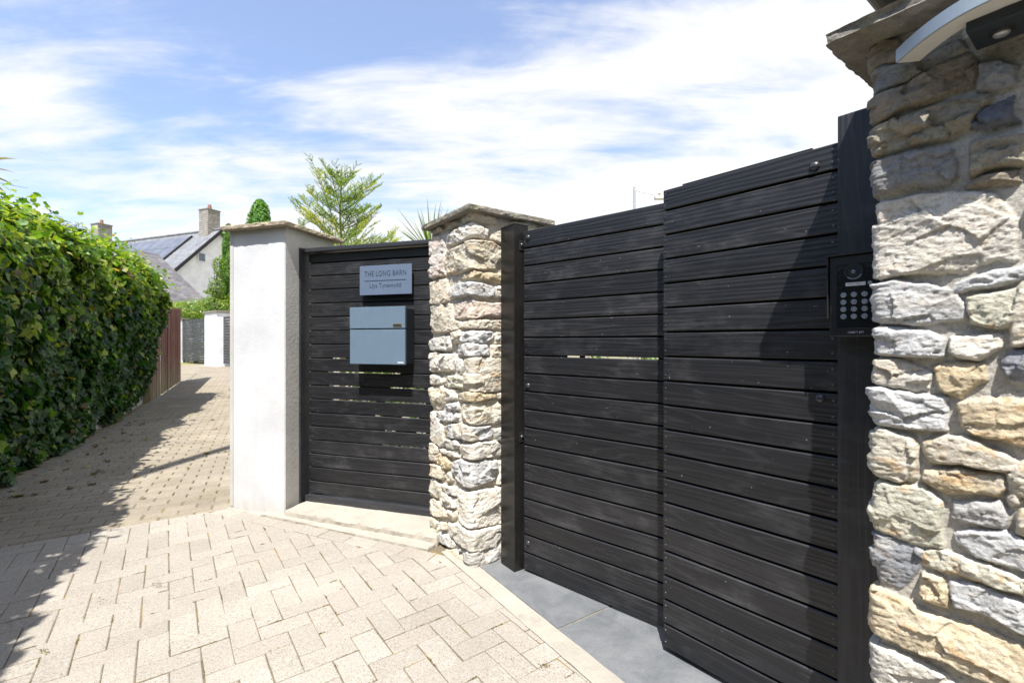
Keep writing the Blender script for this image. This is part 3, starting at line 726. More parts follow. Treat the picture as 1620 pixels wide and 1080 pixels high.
# ---- left pillar beside the small gate (faces along B to the right, along A to the left)
PL = np.array([-.212, 2.461])
ZA, ZB, ZC = (670, 330, .1759), (670, 510, .1759), (670, 690, .2038)
LS = [
 (ZA, 't', [(75,210),(170,160),(195,190),(100,245)]), (ZA, 't', [(200,130),(310,105),(330,150),(220,190)]),
 (ZA, 't', [(360,80),(460,30),(560,40),(660,90),(650,140),(540,140),(460,110),(370,140)]),
 (ZA, 'w', [(205,240),(330,190),(450,130),(570,200),(565,260),(540,275),(440,250),(380,300),(210,335)]),
 (ZA, 'c', [(600,215),(690,200),(780,200),(780,330),(690,325),(600,280)]),
 (ZA, 'p', [(60,330),(110,260),(195,240),(205,380),(200,560),(210,600),(70,630),(50,580),(50,450)]),
 (ZA, 'c', [(215,400),(330,340),(470,290),(540,290),(620,310),(700,360),(700,450),(650,490),(640,540),(470,550),(350,570),(220,590),(200,500)]),
 (ZA, 'o', [(365,600),(450,560),(560,575),(800,600),(800,680),(690,665),(540,640),(350,640)]),
 (ZA, 'c', [(60,670),(160,640),(225,640),(235,760),(230,830),(200,860),(100,865),(60,850)]),
 (ZA, 'b', [(250,720),(330,670),(440,660),(560,680),(630,700),(630,790),(540,800),(440,775),(300,800),(245,810)]),
 (ZA, 'w', [(640,700),(800,700),(800,800),(640,795)]),
 (ZA, 'p', [(285,860),(450,830),(560,850),(800,850),(800,990),(690,970),(570,960),(450,990),(290,990)]),
 (None, 'c', [(680,486),(702,480),(717,481),(719,504),(731,510),(731,521),(714,525),(684,526),(680,515)]),
 (None, 'c', [(732,511),(744,506),(811,508),(811,522),(782,520),(761,519),(732,519)]),
 (ZB, 'c', [(265,90),(340,75),(345,120),(330,180),(270,190)]), (ZB, 'b', [(350,90),(450,70),(620,80),(620,150),(520,190),(440,180),(350,180)]),
 (ZB, 'w', [(630,100),(800,90),(800,200),(640,190)]), (ZB, 'g', [(55,170),(110,140),(250,125),(265,230),(220,250),(70,250)]),
 (ZB, 'b', [(310,200),(440,190),(560,200),(585,260),(580,295),(440,300),(310,290)]), (ZB, 'c', [(600,210),(800,200),(800,320),(600,320)]),
 (ZB, 'w', [(60,280),(130,270),(190,285),(300,290),(305,380),(290,430),(90,440),(55,410)]), (ZB, 'g', [(310,330),(355,330),(370,400),(355,470),(315,480)]),
 (ZB, 'c', [(385,330),(440,310),(800,330),(800,560),(650,620),(470,625),(400,600),(375,560),(380,430)]),
 (ZB, 'w', [(60,480),(90,465),(160,480),(180,540),(150,560),(65,555)]), (ZB, 'l', [(190,480),(340,480),(375,500),(370,580),(240,585),(190,560)]),
 (ZB, 'c', [(60,580),(190,570),(205,620),(190,720),(150,785),(80,740),(55,680)]), (ZB, 'w', [(210,610),(310,600),(315,690),(210,690)]),
 (ZB, 'o', [(320,640),(420,620),(640,640),(650,670),(520,700),(340,700)]), (ZB, 'c', [(655,640),(800,620),(800,700),(660,680)]),
 (ZB, 'b', [(210,735),(320,720),(330,780),(220,790)]),
 (ZB, 'c', [(345,730),(480,710),(650,700),(740,780),(760,860),(640,910),(480,920),(360,880),(345,800)]),
 (ZB, 'b', [(130,800),(280,790),(330,830),(335,890),(160,880)]),
 (None, 'w', [(680.5,656),(686,650),(693,660),(705,679),(706,700),(700,706),(686,697),(680,685)]),
 (ZB, 'b', [(200,930),(330,905),(590,930),(620,980),(600,1040),(440,1060),(330,1040),(210,1020)]), (ZB, 'g', [(620,960),(800,930),(800,1060),(640,1060)]),
 (ZC, 'g', [(190,20),(280,30),(300,70),(260,105),(200,90),(175,50)]), (ZC, 'w', [(310,60),(420,45),(560,35),(610,80),(590,150),(480,160),(400,175),(330,160),(300,110)]),
 (ZC, 'c', [(45,60),(100,45),(130,90),(120,190),(50,180)]), (ZC, 'o', [(135,130),(190,160),(225,200),(220,245),(170,250),(120,200)]),
 (ZC, 'w', [(140,90),(200,110),(270,110),(280,160),(220,155),(150,125)]), (ZC, 'c', [(45,210),(110,215),(170,260),(180,320),(140,325),(50,300)]),
 (ZC, 'c', [(180,290),(220,270),(240,340),(200,350)]), (ZC, 'b', [(235,200),(300,180),(390,200),(500,180),(570,190),(570,260),(540,340),(440,370),(370,395),(280,350),(240,290)]),
 (ZC, 'w', [(580,200),(700,180),(700,380),(570,370)]), (ZC, 'l', [(45,330),(100,325),(150,380),(140,480),(60,460)]),
 (ZC, 'g', [(150,370),(260,400),(260,460),(180,430)]), (ZC, 'w', [(145,440),(200,440),(260,490),(255,550),(190,550),(140,500)]),
 (ZC, 'c', [(50,500),(90,480),(170,540),(180,620),(120,620),(50,590)]), (ZC, 'c', [(190,570),(270,580),(270,620),(220,650),(190,610)]),
 (ZC, 'w', [(280,410),(400,420),(520,400),(700,380),(700,650),(560,680),(400,705),(300,670),(270,560)]),
 (ZC, 'l', [(50,620),(120,640),(140,700),(120,740),(60,720)]), (ZC, 'c', [(140,660),(190,680),(190,720),(150,720)]),
 (ZC, 'w', [(200,670),(290,680),(400,720),(600,690),(700,670),(700,800),(540,850),(400,880),(280,820),(210,760)]),
 (ZC, 'b', [(120,740),(200,770),(270,850),(240,860),(160,830)]), (ZC, 'g', [(275,860),(400,885),(600,830),(700,780),(700,920),(560,950),(370,1010),(330,960)]),
 (ZC, 't', [(170,870),(260,870),(330,970),(250,930)])]
def to_px(z, p): return p if z is None else (z[0] + p[0] * z[2], z[1] + p[1] * z[2])
fm, cpx = face_map(PL, B, A)
stL = []
for z, c, pl in LS:
    q = []
    for p in pl:
        x, y = to_px(z, p)
        if x < 683: x = 681
        q.append(fm(x, y))
    stL.append((q, c))
pl_root = empty('stone_pillar', (0, 0, 0))
tag(pl_root, 'rubble stone pillar under a pointed slate cap, between the small gate and the large gate', 'pillar')
rubble_pillar('stonework', PL, B, .49, A, .48, 1.89, stL, .0042, (-.5, .24), (-.04, 1.9), M_stone_far, pl_root, 11, relief=.017, lighten=1.12, mortar=(.50, .46, .39), grow=.0035)
def cap(name, K, dA, LA, dB, LB, z0, z1, matl, parent, seed, rise=0.0):
    K, dA, dB = map(np.array, (K, dA, dB))
    o = rough_slab(name, [K, K + dB * LB, K + dB * LB + dA * LA, K + dA * LA], z0, z1, matl, parent, seg=.012, amp=.006, seed=seed, edge_amp=.009, bevel=.006, noise_scale=30)
    if rise:
        me = o.data; c = K + dB * LB / 2 + dA * LA / 2; bm = bmesh.new(); bm.from_mesh(me)
        top = max(bm.faces, key=lambda f: f.calc_center_median().z if len(f.verts) > 20 else -1)
        r = bmesh.ops.poke(bm, faces=[top]); r['verts'][0].co.z += rise; bm.to_mesh(me); bm.free()
    return o
KL = PL - A * .05 - B * .05
cap('cap_slab', KL, A, .57, B, .59, 1.885, 1.918, M_cap, pl_root, 3, .01)

# ---- near pillar on the right
PR = np.array([.871, 1.10]); D1 = -A; D2 = B
Z4, Z5, Z6, Z7 = (1370, 60, .2315), (1370, 300, .2315), (1370, 540, .2315), (1370, 780, .2778)
RS = [
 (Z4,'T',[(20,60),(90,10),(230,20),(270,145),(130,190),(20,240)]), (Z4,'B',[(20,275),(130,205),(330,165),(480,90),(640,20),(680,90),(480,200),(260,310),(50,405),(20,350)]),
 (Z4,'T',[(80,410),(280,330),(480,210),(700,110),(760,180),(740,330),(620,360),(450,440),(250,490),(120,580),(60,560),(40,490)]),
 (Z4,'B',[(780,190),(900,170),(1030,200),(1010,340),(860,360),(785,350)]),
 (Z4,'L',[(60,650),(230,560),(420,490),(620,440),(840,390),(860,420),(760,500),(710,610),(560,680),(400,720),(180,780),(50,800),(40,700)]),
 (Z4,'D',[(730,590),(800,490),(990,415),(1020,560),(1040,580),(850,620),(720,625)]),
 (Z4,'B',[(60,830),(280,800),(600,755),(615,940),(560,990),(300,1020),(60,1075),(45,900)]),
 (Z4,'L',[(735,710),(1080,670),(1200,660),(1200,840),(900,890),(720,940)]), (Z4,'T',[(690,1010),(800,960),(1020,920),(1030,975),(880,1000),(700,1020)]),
 (Z5,'w',[(65,110),(200,70),(440,40),(570,20),(860,25),(920,70),(1000,200),(1035,470),(980,490),(900,470),(640,560),(400,570),(70,590),(50,400),(60,250)]),
 (Z5,'b',[(75,660),(200,625),(450,660),(600,690),(640,740),(680,790),(680,880),(400,910),(130,910),(55,880),(70,760)]),
 (Z5,'b',[(600,660),(740,600),(1010,545),(1080,520),(1190,510),(1190,590),(1020,630),(800,660),(640,690)]),
 (Z5,'l',[(705,740),(880,700),(1060,690),(1050,780),(980,930),(920,940),(740,905),(710,830)]),
 (None,'b',[(1385,522),(1425,519),(1467,525),(1490,538),(1493,562),(1440,563),(1387,562)]), (None,'w',[(1504,536),(1542,531),(1580,529),(1581,550),(1548,570),(1522,566),(1504,557)]),
 (None,'c',[(1602,470),(1625,440),(1665,430),(1665,540),(1600,545)]), (None,'d',[(1588,575),(1602,556),(1660,550),(1660,615),(1600,603),(1589,590)]),
 (Z6,'w',[(75,150),(240,135),(340,170),(450,220),(420,310),(330,325),(180,300),(75,285)]), (Z6,'o',[(480,170),(560,155),(800,170),(830,250),(700,320),(650,370),(520,320),(500,240)]),
 (Z6,'b',[(80,330),(160,325),(330,355),(540,375),(560,470),(545,600),(480,610),(300,590),(90,570),(70,470)]), (Z6,'o',[(640,420),(720,395),(1080,400),(1200,410),(1200,730),(1090,710),(900,660),(740,640),(660,570)]),
 (Z6,'c',[(70,615),(140,600),(250,640),(330,670),(345,780),(330,930),(250,955),(60,900),(50,720)]),
 (Z6,'c',[(400,690),(540,650),(660,660),(800,710),(960,780),(1020,830),(990,880),(840,870),(650,830),(440,810),(400,750)]),
 (Z6,'o',[(400,880),(620,870),(720,900),(910,920),(940,1000),(900,1060),(760,1040),(560,1030),(430,970),(390,930)]), (Z6,'c',[(960,900),(1080,830),(1180,850),(1180,1060),(1000,1060),(970,1000)]),
 (None,'l',[(1384,762),(1430,768),(1460,770),(1489,792),(1489,864),(1450,857),(1410,843),(1380,828),(1383,790)]),
 (Z7,'d',[(60,250),(90,235),(250,290),(310,320),(310,400),(240,500),(190,530),(60,480),(30,400),(35,300)]), (Z7,'b',[(500,50),(760,60),(800,130),(790,190),(640,170),(500,140)]),
 (Z7,'b',[(505,235),(620,220),(780,210),(900,260),(1020,320),(1020,480),(890,430),(760,400),(640,360),(560,290),(510,265)]),
 (Z7,'c',[(330,330),(440,325),(530,360),(700,410),(780,450),(900,490),(1020,530),(1020,620),(880,560),(740,520),(560,460),(430,430),(330,390)]),
 (Z7,'o',[(330,450),(440,480),(460,640),(380,610),(315,570)]), (Z7,'b',[(485,500),(620,510),(900,630),(1020,680),(1020,840),(880,790),(740,700),(600,660),(510,640),(475,560)]),
 (Z7,'o',[(30,530),(200,590),(400,700),(560,740),(720,800),(900,880),(1020,940),(1020,1160),(900,1120),(700,1070),(560,1010),(420,920),(250,880),(80,790),(30,740),(20,620)]),
 (Z7,'w',[(25,860),(120,880),(300,950),(430,1020),(520,1100),(600,1200),(30,1250),(15,1000)]), (Z7,'c',[(830,0),(870,20),(880,60),(830,70),(815,30)]), (Z7,'c',[(860,130),(900,100),(1000,150),(1000,270),(870,220)])]
fr, cpr = face_map(PR, D1, D2)
stR = []
for z, c, pl in RS:
    q = []
    for p in pl:
        x, y = to_px(z, p)
        if x < 1389: s_, z_ = fr(1384, y); q.append((-.09 - .03 * ((len(stR) * 37) % 5) / 5, z_))
        else: q.append(fr(x, y))
    stR.append((q, c))
pr_root = empty('stone_pillar', (0, 0, 0))
tag(pr_root, 'large rubble stone pillar nearest the camera at the right edge, carrying the curved lamp', 'pillar')
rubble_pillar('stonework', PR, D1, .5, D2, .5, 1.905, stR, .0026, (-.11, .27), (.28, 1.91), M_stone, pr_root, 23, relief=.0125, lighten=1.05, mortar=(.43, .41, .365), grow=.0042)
cap('cap_slab', np.array([.862, 1.10]) + A * .066 - B * .09, D1, .64, D2, .66, 1.905, 1.93, M_cap, pr_root, 8, .008)

# ------------------------------------------------------------------ white rendered pillar
C0 = np.array([-1.565, 3.174])
wp = empty('rendered_pillar', (C0[0], C0[1], 0), math.atan2(U[1], U[0]))
tag(wp, 'smooth white rendered pillar with a thin sandstone cap, left of the small gate', 'pillar')
def white_pillar():
    mb = MB(); mb.box(-.48, 0, 0, .5, -.03, 1.985, .004); mb.build('rendered_wall', M_render, wp)
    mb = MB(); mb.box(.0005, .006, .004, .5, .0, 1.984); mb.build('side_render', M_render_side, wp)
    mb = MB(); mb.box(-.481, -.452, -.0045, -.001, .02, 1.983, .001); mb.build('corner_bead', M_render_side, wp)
    o = rough_slab('cap_slab', [(-.50, -.06), (.055, -.06), (.055, .56), (-.50, .56)], 1.985, 2.015, M_cap_light, wp, seg=.015, amp=.006, seed=4, edge_amp=.010, bevel=.006, noise_scale=22)
white_pillar()
# sill and low kerb in front of the small gate
def sill():
    o = rough_slab('doorstep', [(-1.545, 3.135), (-.44, 2.71), (-.28, 3.2), (-1.40, 3.55)], -.02, .055, M_concrete, None, seg=.02, amp=.010, seed=12, edge_amp=.012, bevel=.008, noise_scale=16)
    tag(o, 'worn cream concrete step under the small slatted gate', 'step')
    a = K0 + kd * .36; b = K1
    o = rough_slab('step_kerb', [a, b, b - kn * .075, a - kn * .075], -.02, .018, M_concrete, None, seg=.02, amp=.006, seed=14, edge_amp=.006, bevel=.005, noise_scale=20)
    tag(o, 'thin low concrete kerb strip along the front of the step', 'kerb')
    o = rough_slab('pavement', [K0 - kn * .0, K1 - kn * .0, K1 - kn * .5, K0 - kn * .12], -.03, .002, M_concrete, None, seg=.04, amp=.003, seed=15, edge_amp=.003, bevel=.003)
    tag(o, kind='structure')
sill()

# ------------------------------------------------------------------ board panels
def boards(mb, x0, x1, zs, gap, y0=0.0, th=.018, seed=1, jit=.0008, ch=.0024):
    """zs: list of board boundaries from top to bottom; front face at y0 (towards -y)"""
    rs = random.Random(seed)
    for i in range(len(zs) - 1):
        zt, zb = zs[i] - gap / 2, zs[i + 1] + gap / 2
        j = rs.uniform(-jit, jit); yf = y0 + j; yb = y0 + th
        xl, xr = x0 + rs.uniform(-.001, .001), x1 + rs.uniform(-.001, .001)
        prof = [(yf, zb + ch), (yf, zt - ch * 1.5), (yf + ch * 1.5, zt), (yb, zt), (yb, zb), (yf + ch, zb)]
        n = len(prof); V = [(xl, a, b) for a, b in prof] + [(xr, a, b) for a, b in prof]
        mb.add(V, [tuple(range(n)), tuple(range(2 * n - 1, n - 1, -1))] + [(k, n + k, n + (k + 1) % n, (k + 1) % n) for k in range(n)])
def tongues(mb, x0, x1, zs, gap, th, openings):
    # rebated tongue behind each joint; openings: {joint index: [(xa, xb), ...]} where daylight shows through
    for i in range(1, len(zs) - 1):
        segs = [(x0, x1)]
        for a, b in openings.get(i, []):
            segs = [q for p, r_ in segs for q in ((p, min(r_, a)), (max(p, b), r_)) if q[1] - q[0] > .002]
        for a, b in segs: mb.box(a, b, th * .86, th - .0006, zs[i] - gap / 2 - .0015, zs[i] + gap / 2 + .0015)
def black_joints(o, n0):  # tongues coloured black to deepen the shadow in the joints
    o.data.materials.append(M_black)
    for p in o.data.polygons[n0:]: p.material_index = 1
def screw_mesh():
    V, Fc = dome(.0037, .0014, 3, 8); me = bpy.data.meshes.new('screw'); me.from_pydata(V, [], Fc)
    me.materials.append(M_screw); return me
SCREW = screw_mesh()
def screws(parent, pts):
    for x, y, z in pts:
        o = bpy.data.objects.new('screw', SCREW); COL.objects.link(o); o.parent = parent; o.location = (x, y, z); o.rotation_euler = (R(90), 0, 0)
def dome_bolt(parent, x, y, z, r=.013, h=.009, m=None):
    V, Fc = dome(r, h); mb = MB(); M = Matrix.Translation((x, y, z)) @ Matrix.Rotation(R(90), 4, 'X')
    mb.add([(M @ Vector(v))[:] for v in V], Fc)
    return mb.build('bolt', m or M_dome, parent, True)

# small gate: local x along U, y away from the camera
G0 = np.array([-1.470, 3.343])
sg = empty('slatted_gate', (G0[0], G0[1], 0), math.atan2(U[1], U[0]))
tag(sg, 'small black slatted gate with the house sign and letterbox on it', 'gate')
def small_gate():
    zs = [1.835, 1.765] + [1.671 - .0983 * i for i in range(16)] + [.105]
    mb = MB(); boards(mb, 0, 1.12, zs, .0075, 0, .02, 3); n0 = len(mb.f)
    tongues(mb, .001, 1.119, zs, .0075, .02, {8: [(.19, .30), (.34, .52)], 9: [(.15, .74)], 10: [(.16, .42), (.66, .92)], 11: [(.18, .55), (.62, .93)], 12: [(.54, .60), (.75, .88)], 13: [(.62, .70), (.86, .93)], 14: [(.60, .72), (.74, .93)]})
    black_joints(mb.build('slat_panel', M_board, sg), n0)
    mb = MB(); mb.box(-.02, 1.13, -.045, .05, 1.838, 1.866, .003); mb.build('top_rail', M_frame, sg)
    mb = MB(); mb.box(-.01, 1.13, -.032, .03, .050, .098, .004); mb.build('bottom_rail', M_frame, sg)
    for x in (.06, 1.06):
        mb = MB(); mb.box(x - .03, x + .03, .022, .06, .1, 1.83); mb.build('stile', M_frame, sg)
    screws(sg, [(x, -.001, (zs[i] + zs[i + 1]) / 2 + d) for x in (.035,) for i in range(2, 16) for d in (-.025, .025)])
small_gate()
gp = empty('gate_post', (G0[0], G0[1], 0), math.atan2(U[1], U[0]))
tag(gp, 'slim black gate post fixed to the white pillar beside the small gate', 'post')
def small_post():
    mb = MB(); mb.box(-.068, -.021, -.062, .03, .045, 1.868, .002); mb.build('post_shaft', M_frame, gp)
    dome_bolt(gp, -.045, -.0625, .53, .006, .004, M_screw); dome_bolt(gp, -.03, -.0625, 1.55, .005, .003, M_screw)
small_post()

# text helper
def text_mesh(body, size, extrude, mat_, parent, loc, width=None, name='lettering', align='CENTER', rot=(R(90), 0, 0), thin=0.0, spacing=1.0, shear=0.0, xs=1.0):
    cu = bpy.data.curves.new('t', 'FONT'); cu.body = body; cu.size = size; cu.extrude = extrude; cu.align_x = align; cu.align_y = 'CENTER'; cu.offset = thin; cu.space_character = spacing; cu.shear = shear
    cu.resolution_u = 3
    t = bpy.data.objects.new('t', cu); COL.objects.link(t); bpy.context.view_layer.update()
    dg = bpy.context.evaluated_depsgraph_get(); me = bpy.data.meshes.new_from_object(t.evaluated_get(dg)); bpy.data.objects.remove(t)
    if width:
        xsn = [v.co.x for v in me.vertices]; k = width / (max(xsn) - min(xsn))
        for v in me.vertices: v.co.x *= k
    me.materials.clear(); me.materials.append(mat_); me.name = name
    o = bpy.data.objects.new(name, me); COL.objects.link(o); o.parent = parent; o.location = loc; o.rotation_euler = rot
    return o
def on_gate(px, py, off):     # point on the plane `off` in front of the small gate, in its local frame
    n = Vector((Vv[0], Vv[1], 0)); P = Vector((G0[0], G0[1], 0)) - n * off
    q = ray_plane(px, py, P, n); r = q - Vector((G0[0], G0[1], 0)); return r.dot(Vector((*U, 0))), q.z
def house_sign():
    off = .040; x0, z1 = on_gate(569, 420.8, off); x1, z0 = on_gate(651.4, 465, off)
    zt = (z1 + on_gate(651.7, 417, off)[1]) / 2; zb = (z0 + on_gate(568.5, 466.8, off)[1]) / 2
    r = empty('house_sign', (G0[0] + U[0] * (x0 + x1) / 2 - Vv[0] * off, G0[1] + U[1] * (x0 + x1) / 2 - Vv[1] * off, (zt + zb) / 2), math.atan2(U[1], U[0]))
    tag(r, 'blue-grey rectangular house name plate reading THE LONG BARN above the letterbox', 'sign')
    w, h = (x1 - x0) / 2, (zt - zb) / 2
    mb = MB(); mb.box(-w, w, 0, .004, -h, h, .0012); mb.build('plate', M_sign, r)
    mb = MB(); mb.box(-w + .001, w - .001, .0045, .008, -h + .001, h - .001); mb.build('backing_plate', M_box_side, r)
    for sx in (-1, 1):
        for sz in (-1, 1):
            mb = MB(); mb.tube([(sx * (w - .03), .008, sz * (h - .03)), (sx * (w - .03), .039, sz * (h - .03))], .006, 8); mb.build('spacer', M_galv, r)
    # laser-cut look: thin strokes standing just proud of the plate
    text_mesh('THE LONG BARN', .052, .0005, M_letter, r, (.0, -.0008, h * .42), 2 * w * .80, thin=-.0004, spacing=1.08)
    mb = MB(); mb.box(-w * .80, w * .80, -.0012, -.0002, -.006, -.002); mb.build('rule_line', M_letter, r)
    text_mesh('Llys Tynewydd', .044, .0005, M_letter, r, (0, -.0008, -h * .38), 2 * w * .60, thin=-.0006)
house_sign()
def letterbox():
    off = .125; x0, zt = on_gate(553.3, 485.5, off); x1, zb = on_gate(640.7, 576.5, off)
    zt = (zt + on_gate(640.5, 485, off)[1]) / 2; zb = (zb + on_gate(553.5, 575.5, off)[1]) / 2
    r = empty('letterbox', (G0[0] + U[0] * (x0 + x1) / 2 - Vv[0] * off, G0[1] + U[1] * (x0 + x1) / 2 - Vv[1] * off, zb), math.atan2(U[1], U[0]))
    tag(r, 'blue-grey metal letterbox with a front flap mounted on the small slatted gate', 'letterbox')
    w, h = (x1 - x0) / 2, zt - zb
    mb = MB(); mb.box(-w + .008, w - .002, .022, .122, .004, h - .01, .003); mb.build('body', M_box_side, r)
    zg = h * .615
    mb = MB(); mb.box(-w, w, 0, .02, zg + .004, h, .0022); mb.build('flap', M_box, r)
    mb = MB(); mb.box(-w, w, .002, .02, 0, zg - .004, .0022); mb.build('door', M_box, r)
    npl = MB(); npl.box(w - .088, w - .022, -.003, -.0002, zg + .012, zg + .034, .001); nf = npl.build('name_plate', M_gold, r)
    mb = MB(); mb.box(w - .083, w - .027, -.0036, -.0031, zg + .0165, zg + .0295); mb.build('name_card', M_box_side, nf)
    mb = MB(); mb.box(w - .055, w - .012, .0008, .0018, .010, .017); mb.build('maker_badge', M_white_label, r)
letterbox()

# ------------------------------------------------------------------ main gate: steel post, two leaves, timber post
sp0 = np.array([.013, 2.387])
stp = empty('gate_post', (sp0[0], sp0[1], 0), math.atan2(B[1], B[0]))     # local x along B, y along A
tag(stp, 'dark shiny steel box-section post between the stone pillar and the left gate leaf', 'post')
def steel_post():
    mb = MB(); mb.box(0, .09, 0, .125, 0, 1.808, .003); mb.build('post_shaft', M_steel_post, stp)
    mb = MB(); mb.box(-.002, .092, -.002, .127, 1.8085, 1.812, .001); mb.build('post_cap', M_black_metal, stp)
    for z in (1.70, .70):
        mb = MB(); mb.box(.030, .058, -.004, -.0005, z - .025, z + .025, .001); pl_ = mb.build('hinge_plate', M_black, stp)
        mb = MB(); V, Fc = dome(.009, .008); M = Matrix.Translation((.044, -.0045, z + .004)) @ Matrix.Rotation(R(90), 4, 'X')
        mb.add([(M @ Vector(v))[:] for v in V], Fc); mb.build('hinge_bolt', M_screw, pl_, True)
steel_post()
def leaf(name, origin, d, x1, ztop, zbot, nb, first, label, seed, bolts, x_s, gap=.0082, mat_=None):
    r = empty(name, (origin[0], origin[1], 0), math.atan2(d[1], d[0])); tag(r, label, 'gate')
    pitch = (ztop - zbot - first) / (nb - 1)
    zs = [ztop, ztop - first] + [ztop - first - pitch * i for i in range(1, nb)]
    mb = MB(); boards(mb, 0, x1, zs, gap, 0, .02, seed); n0 = len(mb.f); tongues(mb, .001, x1 - .001, zs, gap, .02, x_s.get('open', {})); black_joints(mb.build('slat_panel', mat_ or M_board, r), n0)
    for x in x_s['stiles']:
        mb = MB(); mb.box(x - .04, x + .04, .022, .072, zbot + .01, ztop - .01, .002); mb.build('stile', M_frame, r)
    mb = MB(); mb.box(.045, x1 - .045, .0225, .062, ztop - .10, ztop - .02); mb.build('rail', M_frame, r)
    mb = MB(); mb.box(.045, x1 - .045, .0225, .062, zbot + .02, zbot + .10); mb.build('rail', M_frame, r)
    pts = []
    for i in range(nb):
        for q in (.27, .73):
            for x in x_s['screws']:
                pts.append((x + random.uniform(-.0012, .0012), -.0009, zs[i] * (1 - q) + zs[i + 1] * q + random.uniform(-.003, .003)))
    screws(r, pts)
    for x, z in bolts: dome_bolt(r, x, -.0008, z, .014 if nb else .01, .010)
    return r
L0 = np.array([.0625, 2.400]); R0 = np.array([.585, 1.78])
ll = leaf('gate_leaf', L0, LD, 1.0, 1.776, .016, 19, .0926, 'black slatted gate leaf set back on the left, hung beside the steel post', 5,
     [(.028, 1.735), (.028, .972), (.028, .16)], {'stiles': [.045, .94], 'screws': [.014], 'open': {7: [(.26, .33), (.36, .72)]}})
rl = leaf('gate_leaf', R0, RD, .64, 1.786, .022, 19, .083, 'nearer black slatted gate leaf on the right, half in the shade of the stone pillar', 9,
     [(.508, 1.728), (.523, 1.030), (.523, .150)], {'stiles': [.05, .585], 'screws': [.009, .555]})
mb = MB(); mb.box(.075, .50, .004, .02, 1.7848, 1.7872); mb.build('top_strip', M_black_metal, rl)
# wood post under the intercom
TP = np.array([.938, 1.33]); 
tp = empty('gate_post', (TP[0], TP[1], 0), math.atan2(RD[1], RD[0]))
tag(tp, 'tall charred timber post carrying the intercom, against the near stone pillar', 'post')
mb = MB(); mb.box(0, .118, 0, .11, -.02, 1.848, .003); mb.build('post_shaft', M_post, tp)

